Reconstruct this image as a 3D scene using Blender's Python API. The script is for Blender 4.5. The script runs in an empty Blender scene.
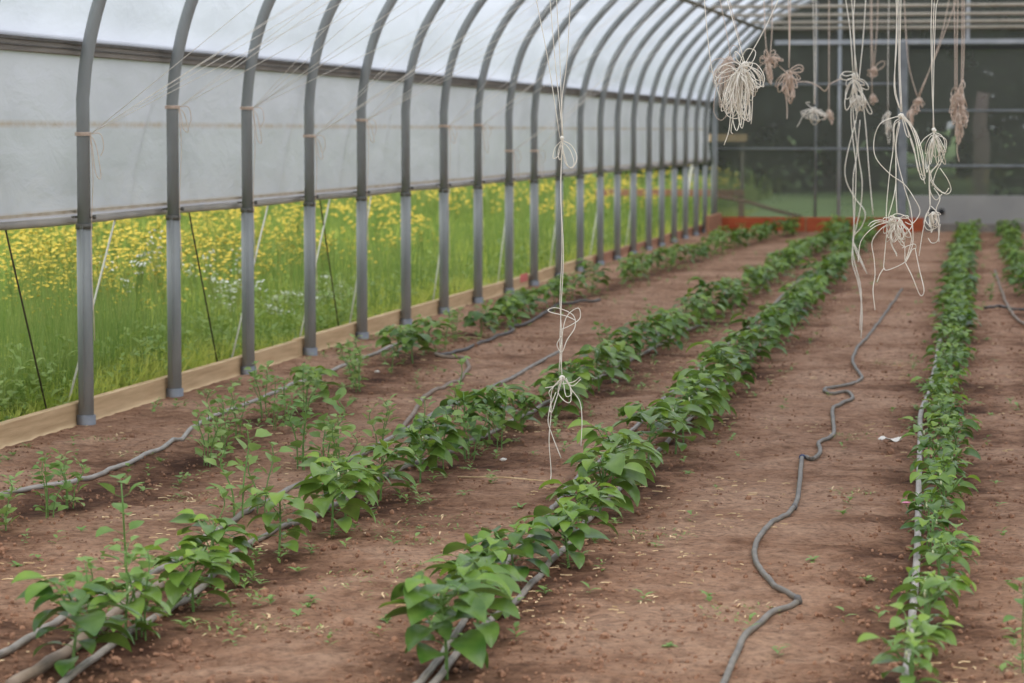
import bpy, math, random
import numpy as np
from mathutils import Vector, Matrix, noise
random.seed(11)
rng = np.random.default_rng(5)
C = bpy.context.scene.collection
PI = math.pi
F = 2800.0
H = 1.35
TD = 209.5 / F
PITCH = math.atan(TD)
YAW = math.atan(518 / F * math.cos(PITCH))

# ---------------------------------------------------------------- camera
cam = bpy.data.cameras.new('camera')
cam.sensor_width = 36.0
cam.lens = 36.0 * F / 1024
cam.clip_start = 0.1
cam.clip_end = 600
cam.dof.use_dof = True
cam.dof.focus_distance = 10.0
cam.dof.aperture_fstop = 5.2
co = bpy.data.objects.new('camera', cam)
co.location = (0, 0, H)
co.rotation_euler = (PI / 2 - PITCH, 0, YAW)
C.objects.link(co)
bpy.context.scene.camera = co

RGT = Vector((math.cos(YAW), math.sin(YAW), 0))
FWD = Vector((-math.sin(YAW) * math.cos(PITCH), math.cos(YAW) * math.cos(PITCH), -math.sin(PITCH)))
UPV = RGT.cross(FWD)
CAM = Vector((0, 0, H))


def ray(px, py):
    return RGT * ((px - 512) / F) + UPV * ((341.5 - py) / F) + FWD


def ground(px, py, z=0.0):
    d = ray(px, py)
    p = CAM + d * ((z - H) / d.z)
    return p


def atY(px, py, Y):
    d = ray(px, py)
    return CAM + d * (Y / d.y)


def atX(px, py, X):
    d = ray(px, py)
    return CAM + d * (X / d.x)


p1 = ground(85, 425)
WX = p1.x                       # left wall line
WR = WX + 9.14                  # right wall line
post_px = [85, 174, 248, 310, 362, 406, 444, 478, 509, 534, 559, 580, 600, 617, 633, 648.5, 661.3, 673.8, 685, 695.5, 704.5, 712.5]
HY = [atX(px, 300, WX).y for px in post_px]
NEAR = [HY[0] - 1.3 * k for k in (1, 2, 3)]
YE = HY[-1] + 0.06              # end wall
print('WX', WX, 'HY', HY[:3], HY[-3:], 'YE', YE)

# ---------------------------------------------------------------- mesh builder


class MB:
    def __init__(s):
        s.v = []; s.f = []; s.m = []

    def add(s, vs, fs, mi=0):
        o = len(s.v)
        s.v += [tuple(v) for v in vs]
        s.f += [tuple(i + o for i in f) for f in fs]
        s.m += [mi] * len(fs)

    def box(s, c, size, rz=0, mi=0, bev=0.0):
        x, y, z = size[0] / 2, size[1] / 2, size[2] / 2
        cs, sn = math.cos(rz), math.sin(rz)
        if bev <= 0:
            P = [(sx * x, sy * y, sz * z) for sx in (-1, 1) for sy in (-1, 1) for sz in (-1, 1)]
            Fc = [(0, 1, 3, 2), (4, 6, 7, 5), (0, 4, 5, 1), (2, 3, 7, 6), (0, 2, 6, 4), (1, 5, 7, 3)]
        else:
            b = min(bev, x * .9, y * .9, z * .9)
            P = []
            Fc = []
            # chamfered box from 24 verts
            idx = {}
            for sx in (-1, 1):
                for sy in (-1, 1):
                    for sz in (-1, 1):
                        for a in range(3):
                            q = [sx * (x - b), sy * (y - b), sz * (z - b)]
                            q[a] = (sx * x, sy * y, sz * z)[a]
                            idx[(sx, sy, sz, a)] = len(P)
                            P.append(tuple(q))
            for a in range(3):
                b1, b2 = [k for k in range(3) if k != a]
                for sg in (-1, 1):
                    l = []
                    for (u, w) in ((-1, -1), (1, -1), (1, 1), (-1, 1)):
                        k = [0, 0, 0]; k[a] = sg; k[b1] = u; k[b2] = w
                        l.append(idx[(k[0], k[1], k[2], a)])
                    Fc.append(tuple(l))
                for u in (-1, 1):
                    for w in (-1, 1):
                        k = [0, 0, 0]; k[b1] = u; k[b2] = w
                        ka = list(k); ka[a] = -1; kb = list(k); kb[a] = 1
                        Fc.append((idx[tuple(ka) + (b1,)], idx[tuple(kb) + (b1,)], idx[tuple(kb) + (b2,)], idx[tuple(ka) + (b2,)]))
            for sx in (-1, 1):
                for sy in (-1, 1):
                    for sz in (-1, 1):
                        Fc.append(tuple(idx[(sx, sy, sz, a)] for a in range(3)))
        s.add([(c[0] + p[0] * cs - p[1] * sn, c[1] + p[0] * sn + p[1] * cs, c[2] + p[2]) for p in P], Fc, mi)

    def tube(s, pts, r, n=8, mi=0, cap=True):
        pts = [Vector(p) for p in pts]
        R = r if isinstance(r, (list, tuple)) else [r] * len(pts)
        t0 = (pts[1] - pts[0]).normalized()
        a = Vector((0, 0, 1)) if abs(t0.z) < .8 else Vector((1, 0, 0))
        u = t0.cross(a).normalized()
        vs = []
        for i, p in enumerate(pts):
            if i == 0: t = pts[1] - pts[0]
            elif i == len(pts) - 1: t = pts[-1] - pts[-2]
            else: t = pts[i + 1] - pts[i - 1]
            if t.length < 1e-9: t = t0
            t = t.normalized()
            u = (u - t * u.dot(t))
            if u.length < 1e-6: u = t.orthogonal()
            u = u.normalized()
            w = t.cross(u)
            for k in range(n):
                an = 2 * PI * k / n
                vs.append(p + (u * math.cos(an) + w * math.sin(an)) * R[i])
        fs = []
        for i in range(len(pts) - 1):
            for k in range(n):
                fs.append((i * n + k, i * n + (k + 1) % n, (i + 1) * n + (k + 1) % n, (i + 1) * n + k))
        if cap:
            fs.append(tuple(range(n - 1, -1, -1)))
            fs.append(tuple((len(pts) - 1) * n + k for k in range(n)))
        s.add(vs, fs, mi)

    def mesh(s, name, mats, smooth=False):
        me = bpy.data.meshes.new(name)
        me.from_pydata(s.v, [], s.f)
        for m in (mats if isinstance(mats, (list, tuple)) else [mats]): me.materials.append(m)
        me.polygons.foreach_set('material_index', s.m)
        if smooth: me.polygons.foreach_set('use_smooth', [True] * len(s.f))
        me.update()
        return me

    def build(s, name, mats, parent=None, smooth=False):
        return link(name, s.mesh(name, mats, smooth), parent)


def link(name, me, parent=None):
    o = bpy.data.objects.new(name, me)
    C.objects.link(o)
    if parent is not None: o.parent = parent
    return o


def empty(name, loc=(0, 0, 0)):
    o = bpy.data.objects.new(name, None)
    o.location = loc
    o.empty_display_size = .05
    C.objects.link(o)
    return o


def tag(o, label=None, cat=None, group=None, kind=None):
    if label: o['label'] = label
    if cat: o['category'] = cat
    if group: o['group'] = group
    if kind: o['kind'] = kind
    return o


def rel(o, parent_loc):
    """shift a mesh built in world coordinates so that it sits right under a moved parent"""
    me = o.data
    me.transform(Matrix.Translation(-Vector(parent_loc)))
    return o


def spline(P, n=6):
    P = [Vector(p) for p in P]
    if len(P) < 3: return P
    out = []
    Q = [P[0] * 2 - P[1]] + P + [P[-1] * 2 - P[-2]]
    for i in range(1, len(Q) - 2):
        a, b, c, d = Q[i - 1:i + 3]
        for k in range(n):
            t = k / n
            out.append(.5 * ((2 * b) + (c - a) * t + (2 * a - 5 * b + 4 * c - d) * t * t + (3 * b - a - 3 * c + d) * t ** 3))
    out.append(P[-1])
    return out


# ---------------------------------------------------------------- materials
def S(r, g, b):
    return tuple((c / 255 / 12.92 if c / 255 <= .04045 else ((c / 255 + .055) / 1.055) ** 2.4) for c in (r, g, b)) + (1,)


def newmat(name):
    m = bpy.data.materials.new(name)
    m.use_nodes = True
    nt = m.node_tree
    nt.nodes.clear()
    out = nt.nodes.new('ShaderNodeOutputMaterial')
    return m, nt, out


def N(nt, t, **k):
    n = nt.nodes.new('ShaderNode' + t)
    for a, b in k.items():
        if a in n.inputs: n.inputs[a].default_value = b
        else: setattr(n, a, b)
    return n


def ramp(nt, stops):
    r = nt.nodes.new('ShaderNodeValToRGB')
    e = r.color_ramp.elements
    while len(e) < len(stops): e.new(.5)
    for i, (p, c) in enumerate(stops):
        e[i].position = p; e[i].color = c
    return r


def simple(name, c1, c2=None, scale=8, rough=.6, metal=0, bump=0, bscale=60, stretch=(1, 1, 1), detail=6):
    m, nt, out = newmat(name)
    L = nt.links.new
    b = N(nt, 'BsdfPrincipled', Roughness=rough, Metallic=metal)
    tc = N(nt, 'TexCoord')
    mp = N(nt, 'Mapping'); mp.inputs['Scale'].default_value = stretch
    L(tc.outputs['Object'], mp.inputs['Vector'])
    if c2:
        nz = N(nt, 'TexNoise', Scale=scale, Detail=detail)
        L(mp.outputs[0], nz.inputs['Vector'])
        r = ramp(nt, [(.3, c1), (.7, c2)])
        L(nz.outputs['Fac'], r.inputs[0]); L(r.outputs[0], b.inputs['Base Color'])
    else:
        b.inputs['Base Color'].default_value = c1
    if bump:
        nb = N(nt, 'TexNoise', Scale=bscale, Detail=5)
        L(mp.outputs[0], nb.inputs['Vector'])
        bp = N(nt, 'Bump', Strength=bump, Distance=.01)
        L(nb.outputs['Fac'], bp.inputs['Height']); L(bp.outputs[0], b.inputs['Normal'])
    L(b.outputs[0], out.inputs[0])
    return m


def leafmat(name, ca, cb, rough=.42, trans=.3, scale=14):
    m, nt, out = newmat(name)
    L = nt.links.new
    oi = N(nt, 'ObjectInfo')
    geo = N(nt, 'NewGeometry')
    nz = N(nt, 'TexNoise', Scale=scale, Detail=3)
    L(geo.outputs['Position'], nz.inputs['Vector'])
    ad = N(nt, 'Math', operation='ADD'); L(nz.outputs['Fac'], ad.inputs[0])
    mu = N(nt, 'Math', operation='MULTIPLY'); mu.inputs[1].default_value = .5
    L(oi.outputs['Random'], mu.inputs[0]); L(mu.outputs[0], ad.inputs[1])
    r = ramp(nt, [(.4, ca), (1.1, cb)]); r.color_ramp.elements[1].position = 1.0
    L(ad.outputs[0], r.inputs[0])
    b = N(nt, 'BsdfPrincipled', Roughness=rough)
    b.inputs['Specular IOR Level'].default_value = .5
    L(r.outputs[0], b.inputs['Base Color'])
    tr = N(nt, 'BsdfTranslucent')
    hs = N(nt, 'HueSaturation'); hs.inputs['Hue'].default_value = .49; hs.inputs['Value'].default_value = 1.4; hs.inputs['Saturation'].default_value = 1.0
    L(r.outputs[0], hs.inputs['Color']); L(hs.outputs[0], tr.inputs['Color'])
    mx = N(nt, 'MixShader'); mx.inputs[0].default_value = trans
    L(b.outputs[0], mx.inputs[1]); L(tr.outputs[0], mx.inputs[2]); L(mx.outputs[0], out.inputs[0])
    return m


def filmmat(name, col, tfac, diff, wrinkle=.3, dirt=None, tcol=(.95, .96, .98, 1)):
    """polythene: tfac clear share, the rest scatters forward (translucent) and back (diffuse)"""
    m, nt, out = newmat(name)
    L = nt.links.new
    geo = N(nt, 'NewGeometry')
    mp = N(nt, 'Mapping'); mp.inputs['Scale'].default_value = (1, .6, 1.3)
    L(geo.outputs['Position'], mp.inputs['Vector'])
    nz = N(nt, 'TexNoise', Scale=1.6, Detail=6, Distortion=.3); L(mp.outputs[0], nz.inputs['Vector'])
    r = ramp(nt, [(.3, tuple(c * .86 for c in col[:3]) + (1,)), (.62, col)])
    L(nz.outputs['Fac'], r.inputs[0])
    colour = r.outputs[0]
    if dirt:
        sp = N(nt, 'SeparateXYZ'); L(geo.outputs['Position'], sp.inputs[0])
        for (z0, w, dc, amt) in dirt:
            n2 = N(nt, 'TexNoise', Scale=5, Detail=8, Roughness=.8); L(geo.outputs['Position'], n2.inputs['Vector'])
            sb = N(nt, 'Math', operation='SUBTRACT'); L(sp.outputs['Z'], sb.inputs[0]); sb.inputs[1].default_value = z0
            ab = N(nt, 'Math', operation='ABSOLUTE'); L(sb.outputs[0], ab.inputs[0])
            mr = N(nt, 'MapRange'); L(ab.outputs[0], mr.inputs['Value'])
            mr.inputs['From Min'].default_value = 0; mr.inputs['From Max'].default_value = w
            mr.inputs['To Min'].default_value = amt; mr.inputs['To Max'].default_value = 0
            ml = N(nt, 'Math', operation='MULTIPLY'); L(mr.outputs[0], ml.inputs[0])
            r2 = ramp(nt, [(.35, (.15, .15, .15, 1)), (.62, (1, 1, 1, 1))]); L(n2.outputs['Fac'], r2.inputs[0]); L(r2.outputs[0], ml.inputs[1])
            mc = N(nt, 'Mix', data_type='RGBA'); L(ml.outputs[0], mc.inputs['Factor'])
            L(colour, mc.inputs['A']); mc.inputs['B'].default_value = dc
            colour = mc.outputs['Result']
    tl = N(nt, 'BsdfTranslucent'); df = N(nt, 'BsdfPrincipled', Roughness=.35)
    L(colour, tl.inputs['Color']); L(colour, df.inputs['Base Color'])
    nb = N(nt, 'TexNoise', Scale=4.5, Detail=4, Distortion=.3); L(mp.outputs[0], nb.inputs['Vector'])
    bp = N(nt, 'Bump', Strength=wrinkle, Distance=.08); L(nb.outputs['Fac'], bp.inputs['Height'])
    L(bp.outputs[0], df.inputs['Normal']); L(bp.outputs[0], tl.inputs['Normal'])
    m1 = N(nt, 'MixShader'); m1.inputs[0].default_value = diff
    L(tl.outputs[0], m1.inputs[1]); L(df.outputs[0], m1.inputs[2])
    tp = N(nt, 'BsdfTransparent'); tp.inputs[0].default_value = tcol
    m2 = N(nt, 'MixShader'); m2.inputs[0].default_value = 1 - tfac
    L(tp.outputs[0], m2.inputs[1]); L(m1.outputs[0], m2.inputs[2]); L(m2.outputs[0], out.inputs[0])
    return m


M = {}
M['steel'] = simple('galvanised_steel', S(130, 134, 132), S(156, 159, 157), 9, .5, .0, .05, 40, (1, 1, .3))
M['steel_dark'] = simple('weathered_steel', S(96, 94, 86), S(128, 126, 118), 12, .5, .3)
M['purlin'] = simple('purlin_steel', S(92, 86, 68), S(116, 110, 88), 12, .6)
M['collar'] = simple('ground_sleeve_steel', S(112, 116, 122), S(148, 150, 154), 12, .5, .4, .1)
M['bar'] = simple('crossbar_steel', S(168, 158, 140), S(192, 182, 164), 6, .5, .0)
M['endpipe'] = simple('end_frame_steel', S(120, 124, 126), S(150, 154, 156), 5, .5, .2)
M['beam'] = simple('end_beam_steel', S(165, 170, 174), S(190, 193, 196), 5, .5, .1)
M['wood'] = simple('pale_pine_board', S(184, 152, 112), S(214, 184, 142), 5, .75, 0, .2, 30, (6, .5, 8))
M['wood2'] = simple('reddish_pine_board', S(150, 104, 80), S(180, 134, 104), 5, .8, 0, .2, 30, (6, .5, 8))
M['orange'] = simple('orange_stained_board', S(150, 66, 34), S(186, 92, 52), 3, .75, 0, .2, 30, (.5, 4, 6))
M['greywood'] = simple('weathered_grey_board', S(112, 106, 98), S(150, 142, 130), 4, .8, 0, .3, 30, (6, .5, 10))
M['channel'] = simple('film_locking_channel', S(76, 72, 66), S(104, 98, 90), 20, .5, .3)
M['rollpipe'] = simple('curtain_pipe_film', S(158, 154, 146), S(184, 178, 166), 5, .5)
M['rolltape'] = simple('dusty_film_edge', S(176, 160, 136), S(200, 190, 172), 9, .7)
M['twine'] = simple('cream_baling_twine', S(232, 222, 206), S(248, 242, 230), 30, .9, 0, .2, 300)
M['twine_tan'] = simple('tan_baling_twine', S(214, 190, 170), S(236, 216, 198), 30, .9, 0, .2, 300)
M['rope'] = simple('white_rope', S(216, 214, 196), None, 1, .8)
M['rope_dark'] = simple('dark_cord', S(70, 62, 50), None, 1, .8)
M['hose'] = simple('grey_dusty_hose', S(112, 106, 98), S(152, 142, 130), 14, .5, 0, .1, 80)
M['hose_garden'] = simple('dusty_garden_hose', S(92, 86, 78), S(128, 120, 108), 14, .5, 0, .1, 80)
M['hose_light'] = simple('pale_drip_tape', S(146, 140, 132), S(178, 170, 160), 14, .5)
M['hose_brown'] = simple('soil_stained_hose', S(118, 100, 84), S(148, 130, 112), 14, .6)
M['hose_dark'] = simple('dark_hose', S(64, 60, 58), S(92, 86, 80), 14, .5)
M['clip'] = simple('blue_tape', S(60, 74, 110), None, 1, .6)
M['paper'] = simple('white_scrap', S(226, 218, 206), None, 1, .8)
M['pink'] = simple('pink_petals', S(222, 120, 160), S(238, 170, 196), 40, .7)
M['pinkmark'] = simple('pink_paint', S(206, 92, 92), S(220, 130, 120), 30, .8)
M['doorpanel'] = simple('grey_door_panel', S(150, 150, 146), S(168, 166, 160), 2, .6)
M['black'] = simple('black_plastic', S(26, 26, 26), None, 1, .5)
M['yellowpaint'] = simple('yellowish_wood', S(120, 108, 50), S(140, 124, 60), 5, .8)
M['bark'] = simple('tree_bark', S(62, 52, 46), S(92, 78, 70), 8, .9, 0, .4, 20)
M['stemgreen'] = simple('green_stem', S(92, 130, 62), S(120, 154, 82), 20, .5)
M['leaf'] = leafmat('pepper_leaf', S(60, 96, 34), S(120, 150, 68), .33, .25)
M['leaf_young'] = leafmat('young_pepper_leaf', S(98, 136, 40), S(140, 168, 66))
M['leaf_pea'] = leafmat('pea_leaf', S(104, 140, 66), S(152, 178, 102), .5, .3)
M['bud'] = simple('white_flower_bud', S(226, 230, 190), None, 1, .6)
M['yellow'] = simple('yellow_petals', S(214, 186, 48), S(230, 206, 84), 30, .6)
M['white'] = simple('white_petals', S(236, 238, 228), None, 1, .6)
M['straw'] = simple('dry_straw', S(196, 162, 118), S(232, 206, 164), 40, .8)
M['clod'] = simple('soil_clod', S(108, 76, 58), S(168, 126, 98), 30, .95)
M['grass'] = leafmat('meadow_grass', S(148, 176, 62), S(218, 218, 122), .7, .42, 4)
M['grass_dark'] = leafmat('meadow_stalk', S(112, 142, 66), S(172, 182, 104), .7, .38, 4)
M['meadow_leaf'] = leafmat('meadow_broad_leaf', S(96, 130, 54), S(166, 184, 94), .6, .3, 5)
M['weed'] = leafmat('soil_weed', S(104, 138, 66), S(150, 168, 100), .6, .3)
M['treeleaf'] = leafmat('woodland_leaf', S(38, 46, 34), S(54, 66, 46), .8, .2, .8)
M['film_side'] = filmmat('side_curtain_film', S(208, 207, 216), .04, .2, .3, [(1.385, .022, S(176, 148, 112), .75), (.985, .02, S(186, 158, 120), .6)])
M['film_roof'] = filmmat('roof_film', S(226, 230, 240), .12, .12, .25)
M['screen'] = filmmat('end_wall_film', S(108, 108, 103), .36, .55, .15, None, (.80, .82, .80, 1))


def soilmat():
    m, nt, out = newmat('reddish_brown_soil')
    L = nt.links.new
    geo = N(nt, 'NewGeometry')
    b = N(nt, 'BsdfPrincipled', Roughness=.95)
    b.inputs['Specular IOR Level'].default_value = .15
    n1 = N(nt, 'TexNoise', Scale=1.3, Detail=8, Roughness=.6, Distortion=.6)
    n2 = N(nt, 'TexNoise', Scale=38, Detail=6, Roughness=.7)
    n3 = N(nt, 'TexNoise', Scale=7, Detail=6, Roughness=.65)
    for n in (n1, n2, n3): L(geo.outputs['Position'], n.inputs['Vector'])
    at = N(nt, 'Attribute', attribute_name='damp')
    ad = N(nt, 'Math', operation='MULTIPLY_ADD'); L(n3.outputs['Fac'], ad.inputs[0]); ad.inputs[1].default_value = .6
    L(n1.outputs['Fac'], ad.inputs[2])
    sb = N(nt, 'Math', operation='MULTIPLY_ADD'); L(at.outputs['Fac'], sb.inputs[0]); sb.inputs[1].default_value = -.26
    L(ad.outputs[0], sb.inputs[2])
    r = ramp(nt, [(.44, S(88, 60, 45)), (.59, S(140, 103, 80)), (.73, S(182, 140, 112)), (.92, S(206, 166, 138))])
    L(sb.outputs[0], r.inputs[0])
    r2 = ramp(nt, [(.34, (.45, .43, .42, 1)), (.47, (.92, .92, .92, 1)), (.68, (1.15, 1.14, 1.12, 1))])
    L(n2.outputs['Fac'], r2.inputs[0])
    n5 = N(nt, 'TexNoise', Scale=13, Detail=5, Roughness=.7, Distortion=.8); L(geo.outputs['Position'], n5.inputs['Vector'])
    r5 = ramp(nt, [(.36, (.55, .52, .5, 1)), (.48, (.95, .95, .95, 1)), (.66, (1.12, 1.12, 1.1, 1))]); L(n5.outputs['Fac'], r5.inputs[0])
    m5 = N(nt, 'Mix', data_type='RGBA', blend_type='MULTIPLY'); m5.inputs['Factor'].default_value = .75
    L(r.outputs[0], m5.inputs['A']); L(r5.outputs[0], m5.inputs['B'])
    mx = N(nt, 'Mix', data_type='RGBA', blend_type='MULTIPLY'); mx.inputs['Factor'].default_value = .85
    L(m5.outputs['Result'], mx.inputs['A']); L(r2.outputs[0], mx.inputs['B'])
    L(mx.outputs['Result'], b.inputs['Base Color'])
    n4 = N(nt, 'TexNoise', Scale=60, Detail=8, Roughness=.75); L(geo.outputs['Position'], n4.inputs['Vector'])
    bp = N(nt, 'Bump', Strength=.9, Distance=.035); L(n4.outputs['Fac'], bp.inputs['Height'])
    bp2 = N(nt, 'Bump', Strength=.6, Distance=.06); L(n3.outputs['Fac'], bp2.inputs['Height']); L(bp.outputs[0], bp2.inputs['Normal'])
    L(bp2.outputs[0], b.inputs['Normal']); L(b.outputs[0], out.inputs[0])
    return m


M['soil'] = soilmat()
M['meadow'] = simple('meadow_earth', S(112, 124, 66), S(150, 156, 92), 1.5, .95, 0, .5, 12)
M['wood_floor'] = simple('woodland_floor', S(112, 140, 84), S(146, 172, 110), .6, .95, 0, .5, 12)

# ---------------------------------------------------------------- world
w = bpy.data.worlds.new('overcast_sky')
bpy.context.scene.world = w
w.use_nodes = True
nt = w.node_tree
nt.nodes.clear()
wo = nt.nodes.new('ShaderNodeOutputWorld'); bg = nt.nodes.new('ShaderNodeBackground')
tc = nt.nodes.new('ShaderNodeTexCoord'); sp = nt.nodes.new('ShaderNodeSeparateXYZ')
nt.links.new(tc.outputs['Generated'], sp.inputs[0])
rr = ramp(nt, [(.0, (.72, .76, .80, 1)), (.25, (.86, .90, .96, 1)), (1, (1.15, 1.19, 1.25, 1))])
nt.links.new(sp.outputs['Z'], rr.inputs[0])
nt.links.new(rr.outputs[0], bg.inputs['Color']); bg.inputs['Strength'].default_value = 1.0
nt.links.new(bg.outputs[0], wo.inputs[0])
sun = bpy.data.lights.new('hazy_sun', 'SUN'); sun.energy = .9; sun.angle = math.radians(40); sun.color = (1, .97, .92)
so = bpy.data.objects.new('hazy_sun', sun); so.rotation_euler = (math.radians(28), math.radians(22), 0); so.location = (0, 10, 20); C.objects.link(so)

sc = bpy.context.scene
sc.view_settings.view_transform = 'Standard'
sc.view_settings.look = 'None'
sc.view_settings.exposure = 0.36
sc.view_settings.gamma = 1
sc.cycles.max_bounces = 8
sc.cycles.transparent_max_bounces = 12
sc.cycles.transmission_bounces = 6
sc.cycles.use_denoising = True

# ---------------------------------------------------------------- rows in plan
row3 = [(400, 722), (430, 690), (500, 615), (560, 560), (625, 496), (690, 428), (740, 378), (790, 326), (820, 292), (850, 256), (862, 242)]
row2 = [(-20, 735), (30, 704), (120, 650), (215, 592), (300, 548), (390, 499), (470, 455), (540, 418), (620, 374), (690, 334), (740, 302), (790, 270), (832, 243)]
row1 = [(-40, 545), (15, 520), (110, 490), (185, 466), (290, 414), (370, 380), (440, 346), (510, 322), (580, 298), (650, 275), (720, 252), (765, 240)]
rowR = [(904, 730), (912, 690), (924, 610), (932, 540), (939, 470), (946, 405), (952, 345), (958, 292), (964, 255), (967, 242)]
rowRR = [(1075, 420), (1045, 330), (1024, 276), (1010, 246), (1007, 240)]


def rowline(row):
    P = [ground(*q) for q in row]
    return P


RL = {k: rowline(v) for k, v in (('3', row3), ('2', row2), ('1', row1), ('R', rowR), ('RR', rowRR))}


def row_x(k, y):
    P = RL[k]
    if y <= P[0].y:
        a, b = P[0], P[1]
    elif y >= P[-1].y:
        a, b = P[-2], P[-1]
    else:
        for a, b in zip(P, P[1:]):
            if a.y <= y <= b.y: break
    return a.x + (b.x - a.x) * (y - a.y) / max(1e-6, b.y - a.y)


def gz(x, y):
    n = noise.noise((x * .9, y * .9, 0)) * .014 + noise.noise((x * 4, y * 4, 3)) * .013 + noise.noise((x * 11, y * 11, 7)) * .009
    return n


def damp(x, y):
    d = 0
    for k in RL:
        dx = abs(x - row_x(k, y))
        d = max(d, max(0, 1 - dx / .33))
    return d


# floor (soil)
ys = [3.0]
while ys[-1] < YE: ys.append(ys[-1] + max(.03, ys[-1] * .0045))
ys[-1] = YE
xs = list(np.arange(WX - .03, 5.4, .045))
me = bpy.data.meshes.new('floor')
vs = []; dm = []
for y in ys:
    for x in xs:
        e = damp(x, y)
        fade = min(1.0, (x - WX + .03) / .25)
        vs.append((x, y, gz(x, y) * fade + ((noise.noise((x * 24, y * 20, 1)) * .009 + noise.noise((x * 9, y * 9, 5)) * .012 * e) if y < 20 else 0) - .006 * e)); dm.append(e)
nx = len(xs)
fs = [(j * nx + i, j * nx + i + 1, (j + 1) * nx + i + 1, (j + 1) * nx + i) for j in range(len(ys) - 1) for i in range(nx - 1)]
me.from_pydata(vs, [], fs)
at = me.attributes.new('damp', 'FLOAT', 'POINT'); at.data.foreach_set('value', dm)
me.materials.append(M['soil']); me.polygons.foreach_set('use_smooth', [True] * len(fs))
tag(link('floor', me), 'reddish brown bare soil floor of the greenhouse', None, None, 'structure')

# meadow ground outside
mb = MB()
mb.add([(-90, 0, -.05), (WX - .06, 0, -.05), (WX - .06, YE + .08, -.05), (-90, YE + .08, -.05)], [(0, 1, 2, 3)])
tag(mb.build('meadow_ground', M['meadow']), 'grassy meadow ground outside the left wall', None, None, 'structure')
mb = MB()
mb.add([(-90, YE + .08, -.05), (60, YE + .08, -.05), (60, 160, 1.5), (-90, 160, 1.5)], [(0, 1, 2, 3)])
tag(mb.build('woodland_ground', M['wood_floor']), 'green ground rising to the wood behind the end wall', None, None, 'structure')
mb = MB()
mb.add([(5.3, 0, -.05), (60, 0, -.05), (60, YE + .08, -.05), (5.3, YE + .08, -.05)], [(0, 1, 2, 3)])
tag(mb.build('side_ground', M['meadow']), 'ground outside the right wall', None, None, 'structure')

# ---------------------------------------------------------------- hoops
half = [(0, 0), (0, 1.5), (.02, 1.68), (.065, 1.88), (.13, 2.06), (.235, 2.24), (.36, 2.40), (.52, 2.57), (.70, 2.74), (.92, 2.90), (1.3, 3.12), (1.9, 3.38), (2.7, 3.63), (3.6, 3.80), (4.57, 3.87)]
TIE = 2.76
ord_ = ['nearest', 'second', 'third', 'fourth', 'fifth', 'sixth', 'seventh', 'eighth', 'ninth', 'tenth', 'eleventh', 'twelfth', 'thirteenth', 'fourteenth', 'fifteenth', 'sixteenth', 'seventeenth', 'eighteenth', 'nineteenth', 'twentieth', 'twenty-first', 'twenty-second', 'twenty-third', 'twenty-fourth', 'twenty-fifth', 'twenty-sixth', 'twenty-seventh', 'twenty-eighth', 'twenty-ninth', 'thirtieth']


def arch_pts(off=0.0, seg=5, z0=None):
    L_ = [Vector((WX + i, 0, h)) for i, h in half]
    Rr_ = [Vector((WR - i, 0, h)) for i, h in reversed(half[:-1])]
    P = spline(L_[1:] + Rr_[:-1], seg)
    if off:
        Q = []
        for i, p in enumerate(P):
            a = P[max(0, i - 1)]; b = P[min(len(P) - 1, i + 1)]
            t = (b - a).normalized(); n = Vector((-t.z, 0, t.x))
            Q.append(p + n * off)
        P = Q
    return P


PR = .031
AP = arch_pts()
mb = MB(); mb.tube([(WX, 0, .9)] + AP + [(WR, 0, .9)], PR, 12)
me_arch = mb.mesh('arch_pipe', M['steel'], True)


def sleeve(x):
    mb = MB()
    mb.tube([(x, 0, -.12), (x, 0, .045), (x, 0, .046)], [.044, .044, .034], 14)
    return mb.mesh('ground_sleeve', M['collar'], True)


def legm(x):
    mb = MB(); mb.tube([(x, 0, .0), (x, 0, .93)], PR + .005, 12)
    # seam ridge on the leg
    mb.box((x + .0, -.036, .5), (.012, .006, .84))
    return mb.mesh('post', M['steel'], True)


def clampm(x):
    mb = MB()
    mb.tube([(x, 0, .905), (x, 0, .93)], PR + .009, 12)
    mb.tube([(x - .05, 0, .96), (x + .05, 0, .96)], .006, 6)
    mb.tube([(x - .05, 0, .955), (x - .05, 0, .965)], .012, 6)
    mb.tube([(x + .044, 0, .96), (x + .056, 0, .96)], .011, 6)
    return mb.mesh('clamp', M['steel_dark'], True)


m_sl = [sleeve(WX), sleeve(WR)]; m_lg = [legm(WX), legm(WR)]; m_cl = [clampm(WX), clampm(WR)]
mb = MB(); mb.tube([(WX + .72, -.04, TIE), (WR - .72, -.04, TIE)], .019, 8)
me_tie = mb.mesh('crossbar', M['bar'], True)
allY = sorted(NEAR + HY)
for i, y in enumerate(HY + NEAR):
    o = empty('greenhouse_hoop', (0, y, 0))
    for me_, nm in ((m_lg[0], 'post'), (m_lg[1], 'post'), (me_arch, 'arch_pipe'), (m_cl[0], 'clamp'), (m_cl[1], 'clamp'), (m_sl[0], 'ground_sleeve'), (m_sl[1], 'ground_sleeve'), (me_tie, 'crossbar')):
        if nm == 'crossbar' and i < 22 and i % 2 == 0: continue
        link(nm, me_, o)
    if i < 22:
        wd = {0: 'leftmost galvanized steel hoop post, nearest the camera', 21: 'farthest steel hoop at the corner with the end wall'}.get(i, '%s galvanized steel hoop counted from the left edge of the photo' % ord_[i])
    else: wd = 'steel hoop overhead nearer than the leftmost post'
    tag(o, wd, 'greenhouse hoop', 'galvanized hoops along the tunnel')
# corner post in front of the end wall
mb = MB(); mb.tube([(WX + .03, YE - .16, 0), (WX + .03, YE - .16, 1.62)], .04, 12)
tag(mb.build('corner_post', M['steel'], None, True), 'thick grey steel post at the corner beside the orange end board', 'post')

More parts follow.
